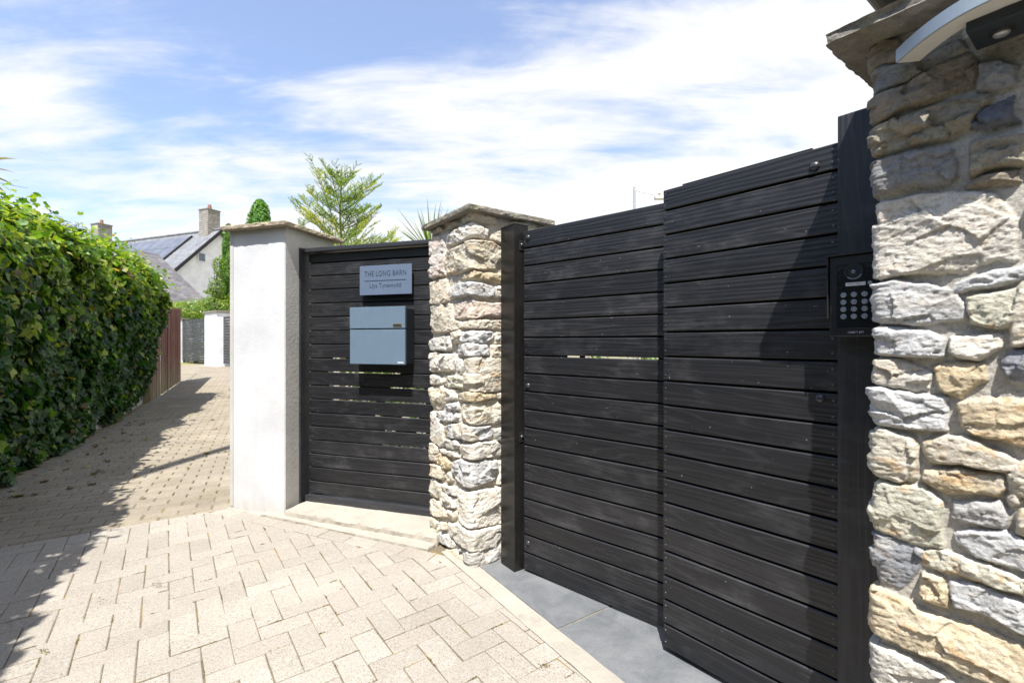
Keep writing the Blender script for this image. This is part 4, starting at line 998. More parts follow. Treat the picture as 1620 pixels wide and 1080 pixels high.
def intercom():
    IC = np.array([.882, 1.285]); nR = np.array([-RD[1], RD[0]])     # local y away from camera
    r = empty('intercom', (IC[0], IC[1], 1.213), math.atan2(RD[1], RD[0]))
    tag(r, 'black door entry intercom with camera lens and round steel keypad buttons on the timber post', 'intercom')
    W, H = .128, .221
    mb = MB(); mb.box(0, W, .006, .045, 0, H, .002); mb.build('housing', M_panel, r)
    mb = MB(); mb.box(-.004, W + .004, -.008, .045, H + .0002, H + .0035, .001); mb.build('rain_hood', M_black, r)
    mb = MB(); mb.box(-.004, -.0003, -.004, .045, .05, H, .001); mb.build('hood_side', M_black, r)
    mb = MB(); mb.box(.002, W - .002, .000, .0058, .002, H - .002, .0015); fp = mb.build('faceplate', M_panel, r)
    zc = .132  # split between modules
    mb = MB(); mb.box(.019, W - .019, -.0026, -.0002, zc + .001, H - .026, .001); cm = mb.build('camera_module', M_panel_in, r)
    mb = MB(); mb.box(.019, W - .019, -.0026, -.0002, .022, zc - .001, .001); mb.build('keypad_plate', M_panel_in, r)
    def ring(name, cx, cz, ro, ri, y0, y1, m, parent, n=28):
        V = []; Fc = []
        for (rr, y) in ((ro, y1), (ro, y0), (ri, y0 ), (ri, y1)):
            V += [(cx + rr * math.cos(2 * math.pi * k / n), y, cz + rr * math.sin(2 * math.pi * k / n)) for k in range(n)]
        for q in range(3):
            Fc += [(q * n + k, (q + 1) * n + k, (q + 1) * n + (k + 1) % n, q * n + (k + 1) % n) for k in range(n)]
        return mesh_obj(name, V, Fc, m, parent, False)
    cx, cz = .058, zc + .042
    def disc(name, x, z, rad, y0, y1, m, parent, ch=.0008, n=22):
        V = []; 
        for rr, y in ((rad, y1), (rad, y0 + ch), (rad - ch, y0)):
            V += [(x + rr * math.cos(2 * math.pi * k / n), y, z + rr * math.sin(2 * math.pi * k / n)) for k in range(n)]
        Fc = [(q * n + k, (q + 1) * n + k, (q + 1) * n + (k + 1) % n, q * n + (k + 1) % n) for q in range(2) for k in range(n)] + [tuple(2 * n + k for k in range(n))]
        return mesh_obj(name, V, Fc, m, parent)
    ring('lens_ring', cx, cz, .0215, .0165, -.0048, -.0026, M_black_metal, r)
    disc('lens', cx, cz, .0163, -.0032, -.0026, M_black, r)
    ln = disc('lens_barrel', cx, cz, .0095, -.0055, -.0033, M_panel, r)
    V, Fc = dome(.005, .002); M = Matrix.Translation((cx, -.0056, cz)) @ Matrix.Rotation(R(90), 4, 'X')
    mesh_obj('lens_glass', [(M @ Vector(v))[:] for v in V], Fc, M_glass, ln, True)
    # lower light arc of the lens surround
    V = []; n = 14
    for k in range(n + 1):
        a = R(225) + R(110) * k / n
        for rr in (.0175, .0205): V.append((cx + rr * math.cos(a), -.0052, cz + rr * math.sin(a)))
    mesh_obj('lens_highlight', V, [(2 * k, 2 * k + 1, 2 * k + 3, 2 * k + 2) for k in range(n)], M_button_in, r)
    mb = MB(); mb.box(.040, .084, -.0034, -.0027, zc + .0045, zc + .0135, .0002); nc = mb.build('name_card', M_white_label, r)
    text_mesh('PRESS HERE', .0068, .0001, M_black, nc, (.059, -.0036, zc + .009), .032, thin=-.0001)
    mb = MB(); mb.add([(.079, -.0037, zc + .0095), (.0825, -.0037, zc + .0095), (.0808, -.0037, zc + .0072)], [(0, 1, 2)]); mb.build('arrow', M_black, nc)
    disc('call_button', .094, zc + .0095, .0052, -.0052, -.0027, M_button, r)
    for k in range(7):      # speaker grille holes in two groups
        for j in range(3):
            for x in (.023 + k * .003, .082 + k * .003):
                if j == 0 or k < 5:
                    pass
    for side in (0, 1):
        V = []; Fc = []
        for k in range(8):
            for j in range(3):
                x = (.0225 + k * .0028) if side == 0 else (.1055 - k * .0028); z = H - .030 - j * .0028
                if math.hypot(x - cx, z - cz) < .0235: continue
                b = len(V); V += [(x - .0008, -.0028, z - .0008), (x + .0008, -.0028, z - .0008), (x + .0008, -.0028, z + .0008), (x - .0008, -.0028, z + .0008)]; Fc.append((b, b + 1, b + 2, b + 3))
        mesh_obj('speaker_grille', V, Fc, M_box_side, r)
    for k in range(2):
        disc('indicator', .0245, zc + .052 - k * .019, .0022, -.0031, -.0027, M_box_side, r, .0002, 12)
    labels = ['1', '2', '3', '4', '5', '6', '7', '8', '9', '*', '0', '#']
    for i in range(4):
        for j in range(3):
            x = .0355 + j * .0235; z = .113 - i * .0195
            bt = disc('keypad_button', x, z, .0068, -.0062, -.0027, M_button, r)
            dd = disc('button_face', x, z, .0050, -.0066, -.0062, M_button_in, bt, .0001)
            text_mesh(labels[i * 3 + j], .007, .00005, M_white_ink, bt, (x, -.0068, z), None, 'numeral')
    text_mesh('CAME T BPT', .0075, .0001, M_white_ink, fp, (.062, -.0002, .0115), .036, thin=.0001)
    for x, z in ((.010, .013), (W - .010, .013)):
        disc('fixing_screw', x, z, .0034, -.0008, .0001, M_black_metal, r, .0002, 10)
intercom()

# curved lamp on the near pillar
def lamp():
    ang = math.atan2(D1[1], D1[0])        # local x along the face (towards the camera side), local y = into... face normal out = -B
    r = empty('wall_lamp', (PR[0], PR[1], 1.80), ang)
    # local x = D1 ; local y = rot90(D1) ; out of the wall direction is -B
    yo = np.array([-D1[1], D1[0]]); sgn = 1 if yo @ (-B) > 0 else -1
    tag(r, 'modern outdoor wall lamp with a curved grey-white arc round a dark box, top right', 'lamp')
    mb = MB(); y0, y1 = sorted((sgn * .012, sgn * .108)); mb.box(.17, .33, y0, y1, .0, .085, .004); mb.build('lamp_body', M_box_side, r)
    mb = MB(); 
    n = 20; ro, ri = .0135, .010
    cx, cy = .2125, sgn * .058
    V = [(cx + .019 * math.cos(2 * math.pi * k / n), cy + .019 * math.sin(2 * math.pi * k / n), -.001) for k in range(n)] + [(cx + .0125 * math.cos(2 * math.pi * k / n), cy + .0125 * math.sin(2 * math.pi * k / n), -.004) for k in range(n)]
    mesh_obj('sensor_ring', V, [(k, n + k, n + (k + 1) % n, (k + 1) % n) for k in range(n)], M_black, r)
    Vd, Fd = dome(.0125, .006); mesh_obj('sensor', [(cx + a, cy + b, -.004 - c) for a, b, c in Vd], Fd, M_galv, r, True)
    ctrl = [(.058, .044), (.085, .072), (.115, .099), (.145, .119), (.175, .134), (.20, .140), (.225, .143), (.25, .140), (.275, .134), (.305, .119), (.335, .099), (.365, .072), (.392, .044)]
    cs = np.array(ctrl); tt = np.linspace(0, len(cs) - 1, 41); ker = [np.interp(tt, range(len(cs)), cs[:, i]) for i in (0, 1)]
    for _ in range(4): ker = [np.concatenate([k[:1], (k[:-2] + 2 * k[1:-1] + k[2:]) / 4, k[-1:]]) for k in ker]
    pts = list(zip(*ker))
    def band(name, w0, w1, z0, z1, m):
        V = []; Fc = []; P = np.array(pts); T = np.gradient(P, axis=0); T /= np.linalg.norm(T, axis=1)[:, None]; Nn = np.column_stack([-T[:, 1], T[:, 0]])
        for p, nn_ in zip(P, Nn):
            for w, z in ((w0, z0), (w1, z0), (w1, z1), (w0, z1)):
                q = p + nn_ * w; V.append((q[0], sgn * q[1], z))
        for i in range(len(P) - 1):
            for k in range(4): Fc.append((4 * i + k, 4 * i + (k + 1) % 4, 4 * i + 4 + (k + 1) % 4, 4 * i + 4 + k))
        Fc += [(0, 1, 2, 3), tuple(4 * (len(P) - 1) + k for k in (3, 2, 1, 0))]
        bm = bmesh.new(); vs = [bm.verts.new(v) for v in V]; [bm.faces.new([vs[i] for i in f]) for f in Fc]; bmesh.ops.recalc_face_normals(bm, faces=bm.faces[:])
        me = bpy.data.meshes.new(name); bm.to_mesh(me); bm.free(); me.materials.append(m); o = bpy.data.objects.new(name, me); COL.objects.link(o); o.parent = r
    band('diffuser', -.033, .0095, .020, .036, M_lampwhite)
    band('outer_band', .010, .0135, .021, .049, M_lampgrey)
lamp()

# house eave with gutter, behind the near pillar
def near_house():
    o = np.array([1.60, 2.0]); r = empty('house', (o[0], o[1], 0), math.atan2(B[1], B[0]))   # local x along B, local y = A ; house on -y side
    tag(r, 'corner of a house with a black gutter under its eave, behind the near stone pillar', 'house')
    mb = MB(); mb.box(-.25, 7, -5, -.20, 0, 2.60); mb.build('wall', M_farwhite, r)
    mb = MB(); mb.box(-.5, 7.1, -.12, -.09, 2.60, 2.80, .003); mb.build('fascia', M_fascia, r)
    mb = MB(); mb.box(-.5, 7.1, -.20, -.12, 2.60, 2.62); mb.build('soffit', M_fascia, r)
    # half round gutter
    V = []; Fc = []; n = 10; ra = .062
    for x in (-.55, 7.1):
        for k in range(n + 1):
            a = math.pi + math.pi * k / n
            V.append((x, ra * math.cos(a) - .02, 2.70 + ra * math.sin(a)))
        for k in range(n, -1, -1):
            a = math.pi + math.pi * k / n
            V.append((x, (ra - .004) * math.cos(a) - .02, 2.70 + (ra - .004) * math.sin(a)))
    m = 2 * (n + 1)
    Fc = [(k, (k + 1) % m, m + (k + 1) % m, m + k) for k in range(m)]
    mesh_obj('gutter', V, Fc, M_black, r)
    mb = MB(); mb.add([(-.55, -.02, 2.79), (7.1, -.02, 2.79), (7.1, -2.6, 4.6), (-.55, -2.6, 4.6), (-.55, -5.1, 2.8), (7.1, -5.1, 2.8)], [(0, 1, 2, 3), (3, 2, 5, 4)])
    mb.add([(-.25, -.2, 2.60), (-.25, -5, 2.60), (-.25, -2.6, 4.55)], [(0, 1, 2)]); mb.build('roof', M_roof, r)
near_house()

# ------------------------------------------------------------------ foliage helpers
LEAF = np.array([(0, -.5, 0), (-.34, -.34, .03), (-.52, .02, .07), (-.22, .16, .02), (0, .62, -.06), (.22, .16, .02), (.52, .02, .07), (.34, -.34, .03)])
LEAF_F = [(0, 3, 1), (1, 3, 2), (0, 4, 3), (0, 5, 4), (0, 7, 5), (7, 6, 5)]
OVAL = np.array([(0, -.5, 0), (-.24, -.1, .05), (0, .5, -.04), (.24, -.1, .05)]); OVAL_F = [(0, 2, 1), (0, 3, 2)]
def leaves(name, P, Nrm, size, colors, matl, parent, shape='ivy', rs=None, droop=.6):
    rs = rs or np.random.default_rng(1); n = len(P)
    T, TF = (LEAF, LEAF_F) if shape == 'ivy' else (OVAL, OVAL_F)
    z = Nrm / (np.linalg.norm(Nrm, axis=1)[:, None] + 1e-9)
    t = rs.normal(0, 1, (n, 3)); t[:, 2] -= droop * 1.6
    y = t - (t * z).sum(1)[:, None] * z; y /= np.linalg.norm(y, axis=1)[:, None]; x = np.cross(y, z)
    k = len(T); V = (P[:, None, :] + size[:, None, None] * (T[None, :, 0:1] * x[:, None, :] + T[None, :, 1:2] * y[:, None, :] + T[None, :, 2:3] * z[:, None, :])).reshape(-1, 3)
    Fc = (np.arange(n)[:, None, None] * k + np.array(TF)[None]).reshape(-1, 3)
    return mesh_obj(name, V, Fc, matl, parent, False, np.repeat(colors, k, 0))
def pick(rs, n, cols, w=None, jit=.18):
    cols = np.array(cols); i = rs.choice(len(cols), n, p=w); c = cols[i] * rs.uniform(1 - jit, 1 + jit, (n, 1)); return c

def hedge():
    rs = np.random.default_rng(5)
    r = empty('ivy_hedge', (H0[0] + HD[0] * 5, H0[1] + HD[1] * 5, 0))
    tag(r, 'tall thick hedge of glossy green ivy leaves along the left side of the lane', 'hedge')
    n_ = np.array([HD[1], -HD[0]]); Lh = 9.8; W = 1.25
    off = -np.array(r.location)[:3]
    def htop(t): return 2.36 + .030 * t + .05 * vnoise(t * 1.1, t * 0 + 3, None, 2) + .035 * vnoise(t * 3.1, t * 0, None, 3)
    def surf(t, q):
        """q in 0..1: 0 front foot .. .68 front shoulder .. 1 back of the top"""
        h = htop(t) - .25 + .45 * np.clip((3.0 - t) / 1.6, 0, 1) - np.clip((t - 9.2) / .9, 0, 1) ** 2 * .45
        zf = np.clip(q / .68, 0, 1); 
        round_ = np.clip((q - .58) / .10, 0, 1)
        z = .02 + zf * (h - .02); depth = np.clip((q - .60) / .40, 0, 1) ** 1.3 * W
        z = z + np.where(q > .68, .10 * np.sin(np.clip((q - .68) / .32, 0, 1) * math.pi), 0)
        bul = .19 * fbm(t * .9, z * 1.1, None, 21, 3) + .13 * fbm(t * 2.8, z * 2.8, None, 22, 3) + .10 * np.sin(zf * math.pi * .9) - .13 * (1 - zf) ** 2 + .03
        a = np.clip((q - .58) / .14, 0, 1) * math.pi / 2
        px = H0[0] + HD[0] * t + n_[0] * (bul * np.cos(a) - depth); py = H0[1] + HD[1] * t + n_[1] * (bul * np.cos(a) - depth)
        z = z + bul * np.sin(a) + zl_v(py)
        nr = np.column_stack([n_[0] * np.cos(a), n_[1] * np.cos(a), np.sin(a) + .25])
        return np.column_stack([px, py, z]), nr
    def zl_v(y): tt = np.clip((y - 6) / 11, 0, 1); return .3 * tt * tt * (3 - 2 * tt)
    # inner mass
    ts = np.linspace(-1.5, Lh, 90); qs = np.linspace(0, 1, 30); TT, QQ = np.meshgrid(ts, qs)
    P, nr = surf(TT.ravel(), QQ.ravel()); P = P - nr / np.linalg.norm(nr, axis=1)[:, None] * .07; P[:, 2] = np.maximum(P[:, 2], 0.02)
    nt_, nq = len(ts), len(qs)
    idx = np.arange(nt_ * nq).reshape(nq, nt_)
    Fc = [(int(idx[j, i]), int(idx[j, i + 1]), int(idx[j + 1, i + 1]), int(idx[j + 1, i])) for j in range(nq - 1) for i in range(nt_ - 1)]
    V = P.tolist(); base = len(V)
    for i in range(nt_):                    # back wall
        p = P[idx[-1, i]]; V.append([p[0], p[1], 0.0])
    Fc += [(int(idx[-1, i]), int(idx[-1, i + 1]), base + i + 1, base + i) for i in range(nt_ - 1)]
    Fc.append([int(idx[j, nt_ - 1]) for j in range(nq)] + [base + nt_ - 1]); Fc.append(([int(idx[j, 0]) for j in range(nq)] + [base])[::-1])
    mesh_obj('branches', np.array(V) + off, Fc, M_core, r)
    allP, allN, allS, allC = [], [], [], []
    def scatter(n, t0, t1, q0, q1, dmin, dmax, smin, smax, jit):
        t = rs.uniform(t0, t1, n); q = rs.uniform(q0, q1, n); P, nr = surf(t, q); nr = nr / np.linalg.norm(nr, axis=1)[:, None]
        d = rs.uniform(dmin, dmax, n); P = P + nr * d[:, None]
        nn = nr + rs.normal(0, jit, (n, 3)); nn[:, 2] += .25
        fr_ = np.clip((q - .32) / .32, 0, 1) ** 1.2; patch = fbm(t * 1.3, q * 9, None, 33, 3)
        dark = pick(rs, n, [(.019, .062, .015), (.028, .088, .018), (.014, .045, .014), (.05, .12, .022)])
        fresh = pick(rs, n, [(.20, .31, .035), (.27, .36, .04), (.14, .25, .03), (.33, .36, .08), (.09, .19, .028)])  # new growth, made brighter and commoner up high to paint the sunlit top
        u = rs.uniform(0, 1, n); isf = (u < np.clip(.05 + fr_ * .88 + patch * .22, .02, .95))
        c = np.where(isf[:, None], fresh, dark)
        yel = rs.uniform(0, 1, n) < .0010; c[yel] = (.5, .33, .03); dead = rs.uniform(0, 1, n) < .012; c[dead] = (.16, .10, .045)
        allP.append(P); allN.append(nn); allS.append(rs.uniform(smin, smax, n)); allC.append(c)
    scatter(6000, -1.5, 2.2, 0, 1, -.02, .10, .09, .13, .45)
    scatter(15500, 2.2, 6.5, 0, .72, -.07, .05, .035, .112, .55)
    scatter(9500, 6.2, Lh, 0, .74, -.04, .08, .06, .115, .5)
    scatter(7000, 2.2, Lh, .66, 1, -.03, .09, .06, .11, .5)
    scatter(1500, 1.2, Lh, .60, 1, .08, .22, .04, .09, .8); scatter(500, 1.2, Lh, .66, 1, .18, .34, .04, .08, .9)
    # end of the hedge
    n = 1600; q = rs.uniform(0, .95, n); P, nr = surf(np.full(n, Lh), q); back = rs.uniform(0, 1, n)
    Pb, _ = surf(np.full(n, Lh), np.ones(n)); mixf = back[:, None]; P2 = P.copy(); P2[:, :2] = P[:, :2] * (1 - mixf) + Pb[:, :2] * mixf
    P2[:, :2] += HD * rs.uniform(0, .1, (n, 1)); nn = np.tile([HD[0], HD[1], .3], (n, 1)) + rs.normal(0, .5, (n, 3))
    allP.append(P2); allN.append(nn); allS.append(rs.uniform(.06, .11, n)); allC.append(pick(rs, n, [(.16, .24, .03), (.05, .12, .02), (.22, .28, .04)]))
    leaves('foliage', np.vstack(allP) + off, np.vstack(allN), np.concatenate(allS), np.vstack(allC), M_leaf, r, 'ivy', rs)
    for t, dx, dz in ((4.35, .45, .10), (4.9, .5, .14), (6.4, .25, .22), (3.6, .15, .16)):
        P, _ = surf(np.array([t]), np.array([.8])); p = Vector(P[0] + off)
        mb = MB(); mb.tube([p, p + Vector((dx * .5, .1, dz + .12)), p + Vector((dx, .15, dz + .08))], [.004, .003, .0015], 5); mb.build('shoot', M_bark, r)
    # rendered footing wall that shows below the leaves
    w = MB(); a = H0 + HD * -1 - n_ * .10; b_ = H0 + HD * 10.0 - n_ * .10; c = b_ - n_ * .2; d = a - n_ * .2
    w.prism([tuple(x) for x in (a, b_, c, d)], -.02, .55)
    if area([a, b_, c, d]) < 0: w.f = [f[::-1] for f in w.f]
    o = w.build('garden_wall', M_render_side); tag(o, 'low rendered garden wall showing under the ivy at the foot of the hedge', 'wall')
hedge()
def litter():
    rs = np.random.default_rng(9); n_ = np.array([HD[1], -HD[0]]); P = []; 
    for i in range(75):
        t = rs.uniform(3.2, 9); x = abs(rs.normal(0, .28)) + .10; p = H0 + HD * t + n_ * x
        P.append((p[0], p[1], zl(p[1]) + .008))
    for i in range(30):
        t = rs.uniform(2.6, 8); x = rs.uniform(.3, 2.2); p = H0 + HD * t + n_ * x; P.append((p[0], p[1], zl(p[1]) + .008))
    P = np.array(P); n = len(P); nn = np.tile([0, 0, 1.0], (n, 1)) + rs.normal(0, .25, (n, 3))
    o = leaves('fallen_leaves', P, nn, rs.uniform(.025, .065, n), pick(rs, n, [(.16, .10, .05), (.34, .30, .12), (.20, .12, .06), (.12, .14, .04)]), M_leaf, None, 'ivy', rs, 0)
    tag(o, 'scattered dry fallen leaves along the foot of the hedge', 'leaves', kind='stuff')
litter()
def moss_tufts():
    # little weeds in the joints of the drive
    rs = np.random.default_rng(19); P = []; spots = [(250, 925, 60), (1240 - 150, 1030, 0), (862, 1052, 50), (70, 1030, 40), (40, 860, 20), (575, 905, 14), (545, 930, 12), (15, 985, 16), (350, 880, 10), (340, 830, 14), (160, 950, 14)]
    for px, py, n in spots:
        for i in range(n):
            q = ray_plane(px + rs.normal(0, 5), py + rs.normal(0, 3), (0, 0, 0), (0, 0, 1)); P.append((q.x, q.y, .002))
    for i in range(230):                     # moss and grit creeping along random joints
        a, b = EDGES[rs.integers(len(EDGES))]; t0 = rs.uniform(0, .8); m_ = rs.integers(8, 40)
        for t in rs.uniform(t0, min(1, t0 + rs.uniform(.1, .6)), m_):
            q = a + (b - a) * t + rs.normal(0, .0022, 2); P.append((q[0], q[1], .0))
    SM = len(P) - 0
    P = np.array(P); n = len(P); nn = np.tile([0, 0, 1.0], (n, 1)) + rs.normal(0, .5, (n, 3))
    o = leaves('moss', P, nn, rs.uniform(.003, .009, n), pick(rs, n, [(.24, .19, .05), (.17, .16, .04), (.26, .16, .06), (.12, .10, .06)]), M_leaf, None, 'oval', rs, 0)
    tag(o, 'small yellow-green moss tufts growing in the joints of the block paving', 'moss', kind='stuff')
moss_tufts()

# red-brown fence after the hedge
def fence():
    n_ = np.array([HD[1], -HD[0]]); s0, s1 = 9.95, 13.45
    p0 = H0 + HD * s0; r = empty('board_fence', (p0[0], p0[1], zl(p0[1])), math.atan2(HD[1], HD[0]))
    tag(r, 'weathered red-brown vertical board fence beyond the end of the hedge', 'fence')
    L = s1 - s0; z1 = zl((H0 + HD * s1)[1]) - zl(p0[1]); rs = random.Random(3)
    for seg in range(2):
        mb = MB(); x = seg * L / 2
        while x < (seg + 1) * L / 2 - .01:
            zb = z1 * x / L; zt = zb + 1.78 + .10 * x / L + rs.uniform(-.012, .012); y = rs.uniform(-.004, .004) - (.012 if int(x / .095) % 2 else 0)
            mb.box(x, x + .098, y - .010, y + .004, zb + .02, zt); x += .095
        mb.build('board_panel', M_fence, r)
    for x in (0.0, L / 2, L):
        mb = MB(); mb.box(x - .04, x + .04, .012, .09, z1 * x / L, 1.80 + z1 * x / L); mb.build('fence_post', M_fence, r)
fence()

# far frontage: gates, white pillar
def far_front():
    W0 = np.array([-14.36, 20.0]); W1 = np.array([-10.04, 16.4]); d = (W1 - W0) / np.linalg.norm(W1 - W0); n_ = np.array([-d[1], d[0]])
    ang = math.atan2(d[1], d[0]); zg = .30
    def sx(px, off=0.0):
        q = ray_plane(px, 540, (W0[0] + n_[0] * off, W0[1] + n_[1] * off, 0), (n_[0], n_[1], 0)); return (q.x - W0[0]) * d[0] + (q.y - W0[1]) * d[1]
    def gate(px0, px1, label, split):
        a, b = sx(px0), sx(px1); o = W0 + d * a
        r = empty('slatted_gate', (o[0], o[1], zg), ang); tag(r, label, 'gate', 'dark slatted gates far down the lane')
        L = b - a; n = 2 if split else 1
        for k in range(n):
            mb = MB(); zs = [1.80 - .1 * i for i in range(18)]; boards(mb, k * L / n + .02, (k + 1) * L / n - .02, zs, .014, 0, .03, k); mb.build('slat_panel', M_board_dark, r)
        for x in ([0, L / 2, L] if split else [0, L]):
            mb = MB(); mb.box(x - .04, x + .04, .035, .09, 0.0, 1.86); mb.build('gate_frame', M_frame, r)
        mb = MB(); mb.box(L - .22, L - .12, -.03, -.005, .68, .70); mb.build('handle', M_galv, r)
    gate(288, 323.5, 'far double-width dark slatted gate left of the small white pillar', True)
    gate(350, 400, 'far dark slatted gate half hidden behind the big white pillar', False)
    a, b = sx(323.6, -.22), sx(342.5, -.22)
    o = W0 + d * a; r = empty('rendered_pillar', (o[0], o[1], zg), ang); tag(r, 'small distant white pillar with a flat grey cap between the two far gates', 'pillar')
    mb = MB(); mb.box(0, b - a, -.22, .35, -.1, 1.95, .01); mb.build('rendered_wall', M_farwhite, r)
    mb = MB(); mb.box(-.05, b - a + .05, -.27, .41, 1.951, 2.02, .01); mb.build('cap_slab', M_cap, r)
    a2, b2 = sx(281), sx(288); o = W0 + d * a2; r = empty('rendered_wall', (o[0], o[1], zg), ang); tag(r, 'white rendered wall end glimpsed between the fence and the far gate', 'wall')
    mb = MB(); mb.box(-1.5, b2 - a2 - .05, -.1, .25, -.1, 1.85, .01); mb.build('wall_body', M_farwhite, r)
    mb = MB(); mb.box(-1.55, b2 - a2 - .02, -.14, .29, 1.851, 1.90, .01); mb.build('coping', M_cap, r)
far_front()

# ------------------------------------------------------------------ white house with slate roof
def house():
    Aa = at(345, 364, 30); rd = np.array([-.930, .367]); gd = np.array([-.367, -.930])
    r = empty('house', (Aa.x, Aa.y, 0), math.atan2(-rd[1], -rd[0]))     # local x = -ridge dir (towards the gable), local y
    tag(r, 'white two-storey house with a grey slate roof, solar panels and two stone chimneys', 'house')
    # local frame: x toward gable outward, y = rot90(x); gd expressed locally
    lx = -rd; ly = np.array([-lx[1], lx[0]]); sg_ = 1 if ly @ gd > 0 else -1
    Hh, Wd, zr, Ln = 5.5, 2.86, Aa.z, 12.7
    y_e = sg_ * Wd; 
    # walls
    mb = MB()
    V = [(0, -y_e, 0), (0, y_e, 0), (0, y_e, Hh), (0, 0, zr - .12), (0, -y_e, Hh)]; W = [(-Ln, v[1], v[2]) for v in V]
    mb.add(V + W, [(0, 1, 2, 3, 4), (9, 8, 7, 6, 5), (0, 5, 6, 1), (1, 6, 7, 2), (0, 4, 9, 5)]); mb.build('wall', M_farwhite, r)
    # roof slabs, each with its own plane object so the slates follow the slope
    ln = math.hypot(Wd + .25, (zr - Hh) * (Wd + .25) / Wd); sl_ = math.atan2(zr - Hh, Wd)
    for side in (sg_, -sg_):
        mb = MB(); mb.box(-Ln - .25, .28, 0, ln, -.07, 0)
        o = mb.build('roof', M_roof, r); o.location = (0, 0, zr)
        o.rotation_euler = (-sl_, 0, 0) if side > 0 else (sl_, 0, 0)
        if side < 0:
            for v in o.data.vertices: v.co.y *= -1
            o.data.flip_normals()
        if side == sg_:
            vb = MB(); vb.box(.285, .36, -.02 if side > 0 else -ln, ln if side > 0 else .02, -.16, .02); vb.build('verge_board', M_black, o)
            gb = MB(); yy = (ln, ln + .10) if side > 0 else (-ln - .10, -ln); gb.box(-Ln - .25, .36, yy[0], yy[1], -.14, -.02); gb.build('gutter', M_black, o)
            ef = MB(); ye = (.5, 3.0) if side > 0 else (-3.0, -.5); ef.box(-1.98, -1.86, ye[0], ye[1], .0, .11); ef.build('panel_frame', M_black, o)
            # solar panels on the slope
            k = 0
            for i in range(8):
                for j in range(2):
                    x0 = -1.95 - (i + 1) * 1.04; w0 = .55 + j * 1.22
                    ys = (w0, w0 + 1.19) if side > 0 else (-w0 - 1.19, -w0)
                    p = MB(); p.box(x0, x0 + 1.01, ys[0], ys[1], .06, .10); po = p.build('solar_panel', M_solar, o)
                    # mounting rail
                    q = MB(); q.box(x0, x0 + 1.01, ys[0] + .2, ys[0] + .26, .005, .058); q.build('mounting_rail', M_black, po)
    mb = MB(); mb.tube([(-Ln - .25, 0, zr + .04), (.3, 0, zr + .04)], .09, 8); mb.build('ridge_tiles', M_roof, r)
    for x0, hh, s in ((-.80, 1.30, .84), (-Ln + .15, 1.45, .90)):
        mb = MB(); mb.box(x0 - .5 * s, x0 + .5 * s, -.5 * s, .5 * s, zr - 1.2, zr + hh, .01); ch = mb.build('chimney', M_chim, r)
        mb = MB(); mb.box(x0 - .54 * s, x0 + .54 * s, -.54 * s, .54 * s, zr + hh + .001, zr + hh + .08, .01); mb.build('chimney_cap', M_cap, ch)
        mb = MB(); mb.tube([(x0, 0, zr + hh + .081), (x0, 0, zr + hh + .42)], [.13, .10], 10); mb.build('chimney_pot', M_pot, ch)
    # small gable window
    q = ray_plane(318.5, 407, (Aa.x, Aa.y, 0), (lx[0], lx[1], 0)); y = (np.array([q.x, q.y]) - np.array([Aa.x, Aa.y])) @ ly
    mb = MB(); mb.box(.01, .06, y - .26, y + .26, q.z - .30, q.z + .30); wf = mb.build('window', M_farwhite, r)
    mb = MB(); mb.box(.061, .07, y - .20, y + .20, q.z - .24, q.z + .24); mb.build('pane', M_glass, wf)
house()
def outbuilding():
    ap = at(243, 401, 27); gd = unit(.9, -.44); rd = np.array([-gd[1], gd[0]]); rd = -rd if rd[1] > 0 else rd   # ridge runs toward the camera-left
    W = 5.0; ev = np.array([ap.x, ap.y]) + gd * W
    zr = ap.z; ze = 3.25; L = 3.0
    r = empty('outbuilding', (ap.x, ap.y, 0)); tag(r, 'low outbuilding with a steep grey slate roof in front of the white house', 'building')
    P = lambda a, b, z: (gd[0] * a + rd[0] * b, gd[1] * a + rd[1] * b, z)
    mb = MB(); mb.add([P(-W, 0, 0), P(W, 0, 0), P(W, 0, ze), P(0, 0, zr - .1), P(-W, 0, ze), P(-W, L, 0), P(W, L, 0), P(W, L, ze), P(0, L, zr - .1), P(-W, L, ze)],
                     [(4, 3, 2, 1, 0), (5, 6, 7, 8, 9), (1, 2, 7, 6), (0, 5, 9, 4)]); mb.build('wall', M_farwhite, r)
    ln = math.hypot(W, zr - ze)
    # roof slope facing the lane as its own local frame: x along ridge, y down the slope
    for s in (1, -1):
        ex = Vector((rd[0], rd[1], 0)); ey = Vector((gd[0] * s * W, gd[1] * s * W, -(zr - ze))).normalized(); ez = ex.cross(ey)
        mb = MB(); z = (-.05, .02) if ez.z > 0 else (-.02, .05); mb.box(-.2, L + .2, 0, ln + .15, z[0], z[1]); o = mb.build('roof', M_roof2, r)
        o.matrix_local = Matrix.Translation((0, 0, zr)) @ Matrix((ex, ey, ez)).transposed().to_4x4()
outbuilding()

